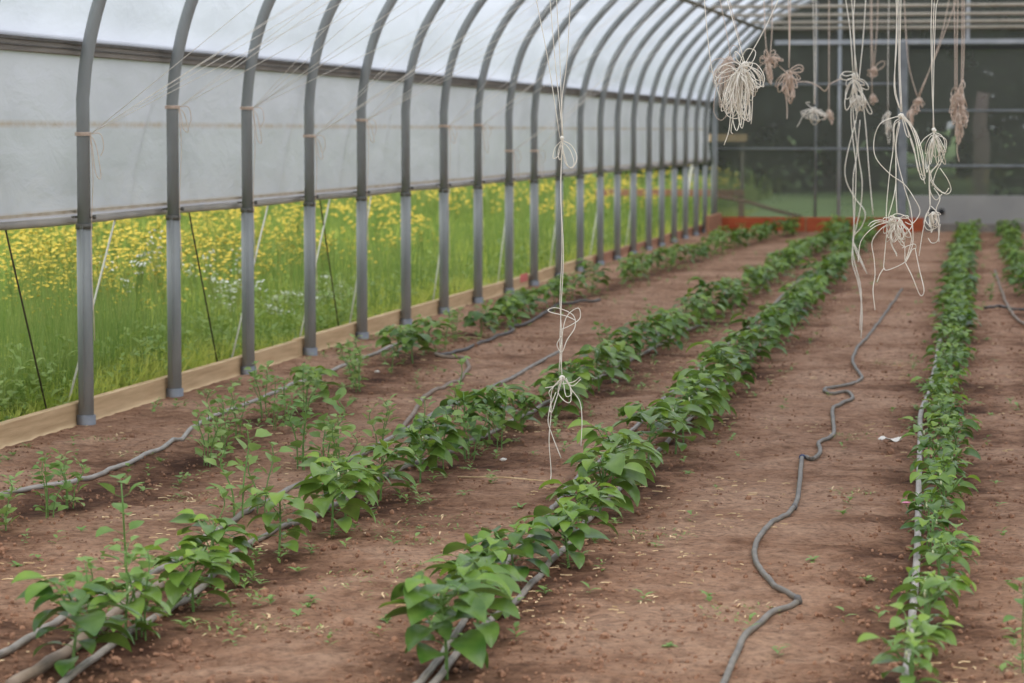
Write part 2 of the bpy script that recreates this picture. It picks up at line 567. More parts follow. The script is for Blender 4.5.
# purlins
for side, x, z in ((1, WX + .715, 2.725), (-1, WR - .715, 2.725)):
    mb = MB()
    mb.tube([(x, NEAR[-1] - .5, z), (x, YE, z)], .025, 8)
    o = mb.build('purlin', M['purlin'], None, True)
    tag(o, 'dark steel purlin running lengthwise under the %s roof curve' % ('left' if side > 0 else 'right'), 'purlin')

# hip boards (structure trim)
Y0 = NEAR[-1] - 1.0
for n_, x, sg in ((1, WX, -1), (2, WR, 1)):
    r = empty('trim_%d' % n_); tag(r, 'long grey wooden hip board along the side', None, None, 'structure')
    y = Y0; k = 0
    while y < YE - .1:
        y2 = min(YE, y + 3.66)
        mb = MB(); mb.box((x + sg * .056, (y + y2) / 2, 1.742), (.036, y2 - y - .004, .085), 0, 0, .004)
        mb.build('board', M['greywood'], r)
        y = y2
    mb = MB(); mb.box((x - sg * .0 + sg * .034, (Y0 + YE) / 2, 1.757), (.008, YE - Y0, .012)); mb.box((x + sg * .036, (Y0 + YE) / 2, 1.728), (.006, YE - Y0, .006))
    mb.build('locking_channel', M['channel'], r)

# roof film
P = arch_pts(.036, 4)
P = [Vector((WX - .036, 0, 1.765))] + [p for p in P if p.z > 1.80] + [Vector((WR + .036, 0, 1.765))]
ny = 90
vs = []
for j in range(ny + 1):
    y = Y0 + (YE - Y0) * j / ny
    for p in P:
        vs.append((p.x, y, p.z))
n_ = len(P)
mb = MB(); mb.add(vs, [(j * n_ + i, (j + 1) * n_ + i, (j + 1) * n_ + i + 1, j * n_ + i + 1) for j in range(ny) for i in range(n_ - 1)])
tag(mb.build('ceiling', M['film_roof'], None, True), 'white translucent roof film', None, None, 'structure')

# side curtains
for nm, x, sg in (('wall_left', WX, -1), ('wall_right', WR, 1)):
    mb = MB(); vs = []; nz_ = 14; ny = 260
    for j in range(ny + 1):
        y = Y0 + (YE - Y0) * j / ny
        for i in range(nz_ + 1):
            z = .965 + (1.715 - .965) * i / nz_
            bl = math.sin(PI * i / nz_)
            vs.append((x + sg * (.05 + bl * (.016 + .014 * noise.noise((y * 1.3, z * 2, 0)) + .006 * noise.noise((y * 6, z * 3, 4)))), y, z))
    mb.add(vs, [(j * (nz_ + 1) + i, j * (nz_ + 1) + i + 1, (j + 1) * (nz_ + 1) + i + 1, (j + 1) * (nz_ + 1) + i) for j in range(ny) for i in range(nz_)])
    tag(mb.build(nm, M['film_side'], None, True), 'white translucent roll-up side film', None, None, 'structure')
    mb = MB(); mb.tube([(x + sg * .085, Y0 + (YE - Y0) * j / 40, .945 + .004 * math.sin(j * 1.7)) for j in range(41)], .021, 10)
    o = mb.build('roll_up_pipe', M['rollpipe'], None, True)
    tag(o, 'horizontal curtain pipe with rolled film along the bottom edge of the %s curtain' % nm[5:], 'curtain pipe')
    mb = MB(); mb.box((x + sg * .046, (Y0 + YE) / 2, .985), (.003, YE - Y0, .014))
    mb.build('film_edge', M['rolltape'], o)

# baseboards
for nm, x, sg in (('baseboard_left', WX, -1), ('baseboard_right', WR, 1)):
    r = empty(nm); tag(r, 'wooden boards along the ground', None, None, 'structure')
    y = 5.2; k = 0
    while y < YE - .05:
        y2 = min(YE, y + 2.4 + .5 * ((k * 7) % 3))
        hgt = .098 + (.004 * ((k * 5) % 3))
        mb = MB(); mb.box((x + sg * .062, (y + y2) / 2, hgt / 2 - .04), (.04, y2 - y - .006, hgt + .08), 0, 0, .004)
        mb.build('plank', M['wood'] if y < 26 else M['wood2'], r)
        y = y2; k += 1
q = atX(524, 281, WX - .04)
mb = MB(); mb.box((WX - .0405, q.y, .085), (.004, .35, .07), 0, 0, .001)
tag(mb.build('paint_mark', M['pinkmark']), 'small faded pink paint mark on the left baseboard', 'paint mark')
# doubled boards at the far corner
mb = MB(); mb.box((WX + .11, YE - .9, .12), (.05, 1.5, .25), 0, 0, .005)
tag(mb.build('corner_board', M['wood2']), 'short reddish plank leaning inside the far left corner', 'board')

# ---------------------------------------------------------------- end wall
def EW(px, py, y=None):
    return atY(px, py, YE if y is None else y)


def hpipe(mb, x0, x1, z, r, y=None, n=8):
    mb.tube([(x0, YE if y is None else y, z), (x1, YE if y is None else y, z)], r, n)


r = empty('wall_end'); tag(r, 'end wall of dark film on a steel frame', None, None, 'structure')
mb = MB()
Pg = arch_pts(.03, 4)
poly = [(WX, YE + .03, 0.0)] + [(p.x, YE + .03, p.z) for p in Pg] + [(WR, YE + .03, 0.0)]
mb.add(poly, [tuple(range(len(poly)))])
mb.build('film', M['screen'], r)
xl = EW(715, 149).x; x903 = EW(903, 100).x
zf = lambda py: EW(870, py).z
mb = MB(); mb.box(((EW(775, 42).x + WR - 1.0) / 2, YE - .03, zf(42)), (WR - 1.0 - EW(775, 42).x, .05, .06)); mb.build('header_beam', M['beam'], r)
for px in (816, 839.5):
    mb = MB(); x = EW(px, 100).x; mb.tube([(x, YE - .01, 0), (x, YE - .01, 3.5)], .024 if px > 820 else .019, 8); mb.build('stud', M['endpipe'] if px < 820 else M['beam'], r, True)
mb = MB(); mb.box((x903 - .0, YE - .03, zf(42) / 2), (.125, .07, zf(42)), 0, 0, .006); mb.build('door_post', M['endpipe'], r)
for py in (84, 149):
    mb = MB(); hpipe(mb, xl, x903, zf(py), .016, YE - .02); mb.build('rail', M['endpipe'], r, True)
mb = MB(); x = EW(968, 20).x; mb.box((x, YE - .02, (zf(42) + 3.7) / 2), (.05, .03, 3.7 - zf(42))); mb.build('stud', M['beam'], r)
mb = MB(); mb.box(((EW(775, 30).x + WR - 1.2) / 2, YE + .05, zf(31)), (WR - 1.2 - EW(775, 30).x, .03, .03)); mb.build('upper_batten', M['yellowpaint'], r)

r = empty('baseboard_end'); tag(r, 'orange stained boards along the foot of the end wall', None, None, 'structure')
zt = EW(800, 217).z
for a, b in ((WX + .05, EW(806, 200).x), (EW(806, 200).x + .01, x903 + .3)):
    mb = MB(); mb.box(((a + b) / 2, YE - .06, zt / 2 - .03), (b - a, .04, zt + .06), 0, 0, .005); mb.build('plank', M['orange'], r)
mb = MB(); mb.box(((x903 + .3 + WR) / 2, YE - .055, .04), (WR - x903 - .3, .03, .14)); mb.build('plank', M['greywood'], r)

d = empty('door_1'); tag(d, 'wide screen door with grey kick panel in the end wall', None, None, 'structure')
xr = WR - 1.0
zp = zf(195); zb = zf(224)
mb = MB(); mb.box(((x903 + .09 + xr) / 2, YE - .045, (zp + zb) / 2), (xr - x903 - .09, .03, zp - zb), 0, 0, .004); mb.build('kick_panel', M['doorpanel'], d)
for py, rr_ in ((111, .017), (166, .02)):
    mb = MB(); hpipe(mb, x903 + .05, xr, zf(py), rr_, YE - .03); mb.build('rail', M['endpipe'], d, True)
mb = MB(); mb.box(((x903 + .09 + xr) / 2, YE - .02, zf(48)), (xr - x903 - .09, .03, .035)); mb.build('top_seal', M['black'], d)
mb = MB()
for px in (932.5, 941.5):
    c = EW(px, 211.5, YE - .09); mb.tube([(c.x, YE - .06, c.z), (c.x, YE - .1, c.z), (c.x, YE - .12, c.z)], [.02, .045, .03], 10)
mb.build('handle', M['black'], d, True)

# things outside seen through the end
def bx_thing(name, c, size, rz, mat, label, cat, bev=.005):
    mb = MB(); mb.box((0, 0, 0), size, 0, 0, bev)
    o = mb.build(name, mat); o.location = c; o.rotation_euler = (0, 0, rz)
    return tag(o, label, cat)


a = atY(712, 193, 40.0); b = atY(744, 193, 40.0); a0 = atY(596, 193, 40.0)
fr = empty('rail_fence', (a0.x, 40.0, 0)); tag(fr, 'low wooden rail outside, beyond the far left corner', 'fence')
mb = MB(); mb.box(((b.x - a0.x) / 2, 0, a.z), (b.x - a0.x, .05, .10), 0, 0, .005); mb.build('rail', M['wood2'], fr)
for t in (0.02, .35, .68, .98):
    mb = MB(); mb.box(((b.x - a0.x) * t, .05, a.z / 2 - .05), (.08, .08, a.z + .14), 0, 0, .005); mb.build('post', M['wood2'], fr)
a = atY(700, 138, 41.0); b = atY(747, 138, 41.0)
fr = empty('sawhorse', (a.x, 41.0, 0)); tag(fr, 'tan plank on posts behind the end wall film, left of the studs', 'plank')
mb = MB(); mb.box(((b.x - a.x) / 2, 0, a.z), (b.x - a.x, .06, .11), 0, 0, .005); mb.build('plank', M['wood'], fr)
for t in (.1, .9):
    mb = MB(); mb.box(((b.x - a.x) * t, .04, a.z / 2 - .08), (.05, .05, a.z - .0), 0, 0, .005); mb.build('post', M['greywood'], fr)
a = atY(716, 196, YE + 1.1); b = atY(802, 217, YE + .5)
mb = MB(); mb.tube(spline([a, a.lerp(b, .4) + Vector((0, 0, .02)), a.lerp(b, .7), Vector((b.x, b.y, max(-.03, b.z)))], 5), .025, 7)
tag(mb.build('fallen_branch', M['wood2'], None, True), 'thin brown pole leaning outside behind the orange end board', 'branch')
a = atX(692, 166, WX - .25); b = atX(684, 216, WX - .25)
mb = MB(); mb.tube([a, b, (b.x, b.y - .1, -.05)], .02, 7)
tag(mb.build('brace_pipe', M['rope'], None, True), 'slanting white pipe outside near the far end of the left wall', 'pipe')

# ---------------------------------------------------------------- ropes outside left curtain
ropes = [((112, 231), (66, 412), 0), ((260, 238), (231, 362), 0), ((316, 262), (308, 300), 0), ((440, 252), (433, 302), 0), ((504, 232), (498, 282), 0), ((555, 228), (549, 275), 0), ((595, 226), (590, 256), 0), ((632, 198), (626, 246), 0), ((7, 236), (49, 420), 1), ((192, 228), (217, 360), 1), ((372, 190), (350, 322), 0), ((320, 200), (330, 268), 1)]
for k, (a, b, dk) in enumerate(ropes):
    A = atX(a[0], a[1], WX - .1); B = atX(b[0], b[1], WX - .1)
    dv = (B - A)
    t1 = (1.69 - A.z) / dv.z; t2 = (.02 - A.z) / dv.z
    P0 = A + dv * t1; P1 = A + dv * t2
    P0 = Vector((WX - .09, P0.y if abs(P0.y - A.y) < 1.2 else A.y + math.copysign(1.2, P0.y - A.y), 1.69))
    mb = MB(); mb.tube([P0, A, P1], .0055 if not dk else .0045, 5)
    tag(mb.build('anchor_rope' if not dk else 'tie_cord', M['rope_dark' if dk else 'rope'], None, True),
        ('thin dark cord' if dk else 'white rope') + ' slanting outside the curtain, %s such line counted from the left' % ord_[sorted(ropes).index(ropes[k])].replace('nearest', 'first'), 'rope' if not dk else 'cord', 'ropes holding down the left curtain')

# ---------------------------------------------------------------- twine
def twine_path(mb, P, r=.0019, n=5, seg=5, jit=.0, mi=0):
    Q = spline(P, seg)
    if jit:
        Q = [q + Vector((random.uniform(-jit, jit), random.uniform(-jit, jit), random.uniform(-jit, jit))) for q in Q]
    mb.tube(Q, r, n, mi)


def PX(pts, Y, dj=.02):
    return [atY(p[0], p[1], Y + (p[2] if len(p) > 2 else random.uniform(-dj, dj))) for p in pts]


def to_bar(p, Y, dx=0):
    return Vector((p.x + dx, Y, TIE + .02))


BARS = sorted(NEAR + [y for i, y in enumerate(HY) if i % 2 == 1])


def nearest_bar(Y):
    return min(BARS, key=lambda y: abs(y - Y)) - .04


def loops_px(mb, c, n, rx, ry, Y, r=.0019, droop=.4, spread=.04, fray=0):
    """loops of twine leaving a knot at pixel c and coming back to it"""
    s = F / Y
    for k in range(n):
        a = random.uniform(-PI, PI) * .5 + (PI / 2 if random.random() < .75 else random.uniform(-1.2, 1.2) + PI / 2)
        lx = random.uniform(.5, 1) * rx; ly = random.uniform(.45, 1) * ry
        dx = math.cos(a); dy = math.sin(a)
        w = random.uniform(.12, .4)
        pts = [c]
        for t, wd in ((.35, w), (.8, w * 1.1), (1, 0), (.75, -w), (.3, -w * .8)):
            x = c[0] + dx * t * lx - dy * wd * rx * .5
            y = c[1] + dy * t * ly + dx * wd * ly * .5 + droop * t * t * ly * .5
            pts.append((x + random.uniform(-1, 1), y + random.uniform(-1, 1), random.uniform(-spread, spread)))
        pts.append(c)
        twine_path(mb, PX(pts, Y, .01), r, 4, 4)


def knot_ball(mb, p, s):
    for k in range(5):
        pts = []
        ph = random.uniform(0, 6)
        ax = Vector((random.gauss(0, 1), random.gauss(0, 1), random.gauss(0, 1))).normalized()
        u = ax.orthogonal().normalized(); v = ax.cross(u)
        for i in range(9):
            an = ph + i / 8 * 2 * PI
            pts.append(p + (u * math.cos(an) + v * math.sin(an)) * s)
        mb.tube(pts, .0024, 5)


def hang(name, label, Y, lines, paths, knots=(), tangles=(), mat='twine', r=.0019, cat='twine', group=None, jit=0):
    Yb = nearest_bar(Y)
    Yo = Y
    c = atY(lines[0][-1][0], lines[0][-1][1], Y)
    o = empty(name, c)
    mb = MB()
    for ln in lines:
        P = PX(ln, Yo, .003)
        top = P[0]; nxt = P[1]
        dv = (top - nxt); t = (TIE + .0 - top.z) / dv.z if dv.z > 1e-4 else 0
        T = top + dv * t
        T.y = Yb; T.z = TIE + .02
        twine_path(mb, [T, top.lerp(T, .4)] + P, r, 5, 4, 0)
        # wrap round the bar
        mb.tube([Vector((T.x, Yb + .024 * math.cos(a), TIE + .024 * math.sin(a))) for a in [i * PI / 4 for i in range(9)]], r, 4)
    rel(mb.build('hanging_strand', M[mat], o, True), c)
    if paths or tangles:
        mb = MB()
        for p in paths: twine_path(mb, PX(p, Yo, .012), r, 5, 5, jit)
        for (cc, n, rx, ry) in tangles: loops_px(mb, cc, n, rx, ry, Yo, r)
        rel(mb.build('loose_loops', M[mat], o, True), c)
    if knots:
        for (kx, ky, ks) in knots:
            mb = MB(); knot_ball(mb, atY(kx, ky, Yo), ks)
            rel(mb.build('knot', M[mat], o, True), c)
    tag(o, label, cat, group or 'twine hanging from the crossbars')
    return o


bars = sorted(BARS)
YN = bars[1] - .04      # close strings


hang('hanging_twine', 'long cream twine with bow hanging low in the centre over the pepper rows', YN,
     [[(556, -10), (560, 60), (562, 136)], [(571, -10), (567, 60), (562, 100), (563, 136)], [(534, -12), (548, 60), (560, 138)], [(549, -12), (556, 70), (563, 138)]],
     [[(562, 136), (561, 190), (562, 250), (560, 300), (562, 340), (561, 372)],
      [(563, 136), (560.5, 190), (563.5, 250), (561.5, 300), (560, 345), (562, 374)],
      [(560, 330), (571, 325), (580, 318), (578, 308), (566, 318), (561, 345), (559, 372)],
      [(561, 336), (557, 345), (562, 352), (567, 340), (575, 327), (573, 315), (558, 308), (549, 309), (550, 312), (566, 316), (575, 320)],
      [(563, 376), (556, 384), (549, 392), (551, 400), (548, 420), (551, 432), (561, 458)],
      [(562, 378), (552, 390), (551, 415), (549, 440), (551, 470), (550.5, 480)],
      [(563, 376), (572, 390), (580, 402), (582, 420), (581, 446)],
      [(564, 378), (572, 386), (581, 379)], [(562, 380), (554, 386), (545, 388)],
      [(562, 378), (558, 392), (566, 402), (571, 400), (569, 384), (562, 378)],
      [(563, 378), (566, 396), (572, 392), (566, 378)],
      [(562, 380), (556, 400), (552, 412), (550, 408), (556, 392)],
      [(580, 377), (573, 382), (562, 384)],
      [(562, 140), (572, 146), (577, 158), (572, 168), (565, 162), (562, 142)], [(562, 142), (570, 150), (574, 164), (568, 166), (562, 146)],
      [(562, 140), (555, 148), (553, 158), (558, 156), (561, 145)], [(562, 140), (558, 152), (560, 160), (563, 150), (562, 140)]],
     [(562, 138, .006), (562, 378, .009)], r=.0016)

hang('twine_tangle', 'large cream tangle of looped twine hanging beside the far end of the left wall', YN,
     [[(726, -5), (735, 28), (745, 64)], [(780, -4), (764, 30), (745, 64)], [(704, -5), (707, 30), (712, 70), (722, 104)]],
     [[(722, 104), (728, 116), (738, 118), (746, 108), (750, 92), (746, 66)],
      [(745, 64), (740, 84), (732, 104), (729, 130), (724, 145)], [(745, 66), (738, 88), (734, 112), (731, 130), (733, 134)],
      [(745, 64), (756, 64), (764, 76), (762, 86), (754, 84), (746, 68)], [(745, 64), (752, 68), (760, 78), (759, 88), (752, 86)],
      [(746, 66), (752, 92), (752, 112), (751, 124)], [(745, 66), (739, 54), (735, 52), (737, 60), (745, 66)]],
     [(745, 65, .012)], [((742, 66), 26, 26, 52), ((738, 72), 22, 24, 50)], r=.0017)
hang('twine_tangle', 'blurry tan tangle hanging just left of the large cream tangle', bars[3] - .04,
     [[(719, -5), (726, 30), (731, 58)], [(728, -5), (736, 26), (741, 44)]],
     [[(724, 60), (716, 90), (714, 112), (722, 120), (730, 104), (726, 62)]], [(729, 60, .018)], [((727, 60), 26, 20, 46)], mat='twine_tan', r=.0016)
hang('twine_bow', 'tan twine bow hanging right of the large cream tangle', bars[4] - .04,
     [[(764, -4), (765, 30), (767, 58)], [(772, -4), (772, 30), (770, 58)]],
     [[(766, 60), (773, 54), (779, 57), (776, 63), (767, 62)], [(766, 62), (758, 68), (760, 78), (766, 66)], [(779, 66), (786, 72), (789, 74)]],
     [(768, 61, .02)], [((768, 60), 14, 12, 22), ((772, 57), 6, 14, 8)], mat='twine_tan', r=.0026)
hang('twine_bow', 'tan twine bow with a long thin tail, second bow from the left', bars[4] - .04,
     [[(788, -4), (789, 30), (789, 68)], [(790.5, -4), (790, 30), (789, 68)]],
     [[(789, 70), (798, 65), (803, 67), (801, 72), (790, 72)], [(789, 72), (799, 68), (802, 70)], [(787, 76), (785, 90), (787, 105), (787, 119)],
      [(796, 82), (808, 82), (818, 86), (825, 91), (830, 84), (842, 78)]],
     [(789, 74, .02)], [((788, 74), 16, 14, 26)], mat='twine_tan', r=.003)
hang('twine_bow', 'pale twine bow hanging in front of the end wall stud, lowest of the small bows', bars[5] - .04,
     [[(813, -4), (814, 50), (814, 104)], [(816, -4), (816, 50), (815, 104)]],
     [[(814, 110), (806, 112), (797, 127)], [(814, 112), (822, 112), (828, 116), (820, 120), (806, 118), (804, 114)], [(812, 108), (806, 103), (810, 102)]],
     [(814, 110, .02)], [((814, 110), 12, 14, 14)], r=.0027)
hang('twine_bow', 'small dim tan knot beside the lowest pale bow', bars[6] - .04, [[(829, -4), (829, 60), (829, 112)]],
     [[(829, 112), (831, 120), (828, 118)]], [(829, 112, .02)], [((829, 112), 6, 7, 14)], mat='twine_tan', r=.0035)
hang('hanging_twine', 'longest thick twine reaching down to the soil in front of the centre rows', bars[3] - .04,
     [[(845, -5), (850, 30), (853, 72)], [(851, -5), (854, 30), (855, 72)], [(855, -5), (853, 30), (857, 74)], [(866, -5), (863, 40), (859, 80)]],
     [[(855, 75), (853, 110), (857, 150), (853, 180), (854, 230), (852, 260), (858, 282), (862, 310), (861, 338)],
      [(856, 76), (851, 110), (853, 140), (856, 170), (854, 226), (853, 254), (861, 290), (860, 330)],
      [(856, 120), (846, 160), (846, 180), (855, 198), (865, 212), (862, 226), (853, 238), (856, 252), (866, 272)],
      [(860, 120), (858, 150), (862, 180), (861, 204), (856, 228), (853, 240), (857, 250), (867, 274)],
      [(858, 84), (866, 100), (872, 112), (868, 112), (860, 92)], [(862, 92), (866, 130), (869, 170), (873, 215)],
      [(854, 72), (844, 72), (840, 78), (848, 80), (855, 76)], [(854, 74), (846, 76), (842, 74)], [(856, 120), (857, 108), (852, 92), (856, 80)]],
     [(855, 76, .016)], [((854, 80), 10, 16, 36), ((858, 96), 8, 10, 22)], r=.0027)
hang('twine_bow', 'far small tan bow tilted up right, behind the thick long twine', bars[6] - .04,
     [[(872, -4), (872, 30), (873, 66)], [(878, -4), (877, 30), (874, 66)]],
     [[(872, 70), (880, 62), (885, 62), (882, 68), (873, 72)], [(873, 70), (878, 70), (884, 66)]], [(874, 69, .02)], [((874, 69), 8, 10, 8)], mat='twine_tan', r=.0029)
hang('twine_bow', 'tiny tan knot below the small tilted bow', bars[6] - .04, [[(870.5, -4), (871, 40), (872, 94)]],
     [[(872, 96), (876, 97), (873, 100)]], [(873, 97, .022)], [((873, 96), 7, 6, 8)], mat='twine_tan', r=.0029)
hang('twine_bow', 'blurry tan knotted twine on slanting strings behind the near loops', bars[5] - .04,
     [[(958, -5), (938, 50), (918, 96)], [(950, -5), (940, 40), (919, 98)], [(904, -5), (908, 60), (917, 96)]],
     [[(919, 98), (922, 102), (918, 104)], [(916, 100), (910, 110), (906, 118)]], [(919, 100, .02), (912, 112, .02)], [((918, 99), 9, 8, 12), ((911, 110), 12, 8, 16)], mat='twine_tan', r=.0027)
hang('twine_bow', 'pale far twine end hanging left of the near looped twine', bars[6] - .04, [[(889, -4), (888, 60), (888, 112)]],
     [[(888, 114), (886, 130), (888, 138)]], [(888, 114, .02)], [((888, 115), 9, 6, 26)], mat='twine', r=.0029)
hang('looped_twine', 'near cream twine with wide loops reaching below the end wall, left of the pair', YN,
     [[(896, -5), (897, 40), (894, 86), (899, 108)], [(898, -5), (896, 40), (895, 86), (901, 112)], [(901, -5), (900, 60), (902, 112)], [(933 - 34, -5), (899, 70), (901, 110)]],
     [[(901, 116), (892, 118), (880, 124), (874, 140), (876, 158), (890, 174), (904, 184), (914, 198), (920, 212), (912, 224), (905, 222)],
      [(901, 118), (894, 124), (893, 150), (890, 170), (887, 200), (886, 224)],
      [(900, 120), (894, 128), (896, 160), (895, 190), (888, 218)],
      [(899, 122), (896, 140), (896, 190), (897, 214)],
      [(900, 122), (896, 150), (904, 186), (911, 210), (913, 240), (910, 252), (906, 262)],
      [(902, 114), (912, 126), (918, 144), (922, 160), (924, 176)], [(902, 116), (910, 126), (916, 142), (920, 166), (925, 184)],
      [(902, 116), (908, 130), (914, 148), (918, 170), (923, 176)], [(903, 118), (914, 130), (920, 150), (925, 176), (921, 178), (916, 158), (910, 138)],
      [(903, 116), (916, 132), (923, 156), (924, 174)], [(904, 118), (909, 136), (906, 134), (902, 118)],
      [(888, 222), (880, 220), (872, 222), (868, 226)], [(888, 223), (878, 222), (870, 227)],
      [(888, 222), (876, 226), (866, 234), (860, 244), (858, 262)], [(888, 224), (880, 230), (872, 242), (874, 258), (875, 275), (873, 290), (875, 310)],
      [(887, 224), (886, 240), (884, 262), (884, 268), (888, 270), (905, 262), (912, 250), (916, 248), (914, 244), (902, 248)],
      [(884, 268), (880, 274), (877, 282)],
      [(905, 262), (912, 276), (920, 295), (924, 290), (919, 268), (915, 248)],
      [(888, 222), (895, 214), (905, 216), (912, 224), (908, 232), (900, 242), (906, 248)],
      [(890, 222), (896, 236), (904, 244), (905, 262)], [(892, 222), (890, 240), (896, 254), (897, 256)], [(890, 224), (892, 244), (897, 254)],
      [(890, 216), (900, 220), (911, 236), (909, 250), (905, 262)]],
     [(901, 116, .009), (890, 222, .008)], [((896, 222), 18, 16, 22), ((900, 218), 8, 12, 14)], r=.0016)
hang('looped_twine', 'near cream twine with tight coils hanging right of the wide-looped one', YN + .25,
     [[(932, -5), (931, 30), (932, 80), (934, 128)], [(935, -5), (934, 8), (932, 80), (934, 128)], [(939, -5), (936, 8), (934, 60), (933, 128)]],
     [[(934, 132), (925, 138), (919, 146)], [(934, 132), (930, 150), (929, 180), (930, 206)], [(934, 132), (942, 136), (945, 146), (940, 160), (930, 176), (936, 188), (946, 194), (951, 190), (948, 180), (940, 168)],
      [(934, 132), (938, 146), (938, 164), (931, 172), (934, 184), (944, 193), (949, 188)],
      [(930, 170), (930, 190), (936, 200), (942, 194)], [(934, 134), (946, 140), (944, 156), (936, 172), (932, 186)],
      [(934, 188), (940, 198), (936, 210), (938, 224), (939, 242)], [(930, 190), (930, 206), (926, 216), (922, 236), (919, 256)],
      [(931, 206), (938, 214), (938, 226), (928, 230), (924, 222), (929, 212)], [(930, 208), (925, 218), (930, 226), (937, 222), (934, 212), (928, 216)],
      [(928, 238), (932, 243), (938, 240), (940, 224)]],
     [(934, 130, .007)], [((934, 136), 10, 14, 40), ((932, 212), 8, 9, 18)], r=.0016)
hang('twine_tassel', 'blurry frayed tan twine tassel, rightmost of the hanging twines', bars[4] - .04,
     [[(954, -5), (955, 50), (955, 96)], [(958, -5), (957, 50), (957, 96)], [(962, -5), (962, 50), (961, 96)], [(964, -5), (964, 50), (962, 96)]],
     [[(958, 140), (957, 150), (959, 162)]], [(958, 97, .02)], [((958, 96), 30, 9, 40), ((959, 110), 20, 9, 30)], mat='twine_tan', r=.0026)
for k, (x, Yk, a, b) in enumerate(((700, 0, 0, 0),)):
    pass

# twine tied round the left posts with strands rising to farther crossbars
knots = [(85, 134, 2), (174, 107, 2), (248, 108, 2), (310, 136, 2), (362, 120, 2), (444, 126, 2), (478, 125, 2), (509, 151, 2), (534, 151, 2)]
for k, (px, py, dn) in enumerate(knots):
    i = post_px.index(px)
    K = atX(px, py, WX + .035)
    y = HY[i]
    o = empty('tied_twine', (WX, y, K.z))
    mb = MB()
    for q in range(3):
        mb.tube([Vector((WX + (PR + .006) * math.cos(a), y + (PR + .006) * math.sin(a), K.z + (q - 1) * .006)) for a in [j * PI / 6 for j in range(13)]], .0028, 4)
    rel(mb.build('wrap', M['twine_tan'], o, True), (WX, y, K.z))
    mb = MB()
    ns = 5 if i < 5 else 3
    for q in range(ns):
        j = min(len(HY) - 1, (i + random.choice((1, 2, 2))) | 1)
        ins = random.uniform(.8, 1.7)
        T = Vector((WX + ins, HY[j] - .04, TIE))
        mb.tube([Vector((WX + .036, y, K.z)), Vector((WX + .036, y, K.z)).lerp(T, .5) + Vector((0, 0, -.02)), T], .0016, 4)
    rel(mb.build('rising_strand', M['twine'], o, True), (WX, y, K.z))
    mb = MB()
    L_ = random.uniform(.12, .22)
    b0 = Vector((WX + .04, y - .02, K.z))
    mb.tube(spline([b0, b0 + Vector((.03, 0, -L_ * .3)), b0 + Vector((.05, 0, -L_)), b0 + Vector((.025, 0, -L_ * .9)), b0 + Vector((.01, 0, -L_ * .3)), b0], 5), .002, 4)
    mb.tube(spline([b0, b0 + Vector((.05, 0, .0)), b0 + Vector((.065, 0, -.06)), b0 + Vector((.05, 0, -.1))], 5), .002, 4)
    zz = max(.1, K.z - random.uniform(.7, 1.0))
    mb.tube(spline([b0, b0 + Vector((.012, 0, -.2)), b0 + Vector((0, 0, -.5)), Vector((WX + .045, y, zz))], 5), .0018, 4)
    rel(mb.build('loose_end', M['twine_tan'], o, True), (WX, y, K.z))
    tag(o, 'twine tied round the %s post with strands slanting up right' % (ord_[i] + ' hoop' if i else 'leftmost hoop'), 'twine', 'twine tied to the left posts')

# ---------------------------------------------------------------- hoses
def hose(name, pts, r, mat, label, lift=0.0, joints=(), nseg=6):
    P = [ground(*p) for p in pts]
    Q = spline(P, nseg)
    Q = [Vector((q.x, q.y, gz(q.x, q.y) * .9 + r * .75 + lift)) for q in Q]
    c = Q[0].copy()
    r = r * .86
    mb = MB(); mb.tube(Q, r, 8)
    if joints:
        o = empty(name, (c.x, c.y, 0))
        rel(mb.build('tube', M[mat], o, True), (c.x, c.y, 0))
        for (jx, jy, jm) in joints:
            g = ground(jx, jy); q = min(range(len(Q) - 1), key=lambda i: (Q[i] - g).length)
            d = (Q[q + 1] - Q[q]).normalized()
            mb = MB(); mb.tube([Q[q] - d * .03, Q[q] + d * .03], r * 1.25, 8)
            rel(mb.build('connector', M[jm], o, True), (c.x, c.y, 0))
    else:
        o = mb.build(name, M[mat], None, True)
    return tag(o, label, 'hose')


hose('garden_hose', [(718, 700), (728, 676), (745, 640), (770, 616), (798, 604), (780, 594), (766, 580), (756, 565), (755, 550), (764, 535), (780, 520), (794, 508), (799, 490), (801, 468), (803, 457), (812, 460), (820, 452), (819, 444), (833, 437), (833, 420), (834, 408), (852, 400), (848, 394), (828, 394), (826, 390), (848, 386), (862, 379), (855, 368), (853, 358), (862, 343), (874, 330), (888, 310), (902, 290)], .011, 'hose_garden',
     'dark grey kinked hose snaking along the bare path right of centre', 0, ((793, 509, 'hose_dark'), (797, 604, 'hose_dark'), (803, 458, 'clip')), 6)
hose('loose_hose', [(395, 440), (412, 418), (425, 400), (445, 388), (462, 378), (469, 368), (463, 361), (450, 360), (438, 358), (436, 355)], .013, 'hose_brown', 'short brown curved hose crossing the path between the left two rows')
hose('loose_hose', [(438, 357), (455, 353), (478, 345), (500, 337), (513, 332), (511, 327), (530, 322), (545, 314), (560, 306), (600, 301)], .013, 'hose_dark', 'dark hose lying beside the bushy plants near the left wall')
hose('drip_line', [(-20, 502), (5, 497), (35, 491), (80, 482), (115, 470), (145, 457), (178, 440), (200, 424), (230, 410), (262, 400), (290, 388), (330, 372), (400, 346)], .0115, 'hose_light', 'pale drip line running along the row nearest the left wall')
hose('drip_line', [(-30, 672), (20, 645), (70, 618), (110, 596), (160, 572), (200, 544), (235, 522), (280, 497), (340, 468), (420, 425), (500, 385), (560, 352)], .0125, 'hose', 'left grey drip line of the second row from the left wall')
hose('drip_line', [(10, 690), (50, 668), (100, 632), (135, 604), (160, 588)], .018, 'hose_brown', 'thick brown pipe piece in the second row, between two drip lines')
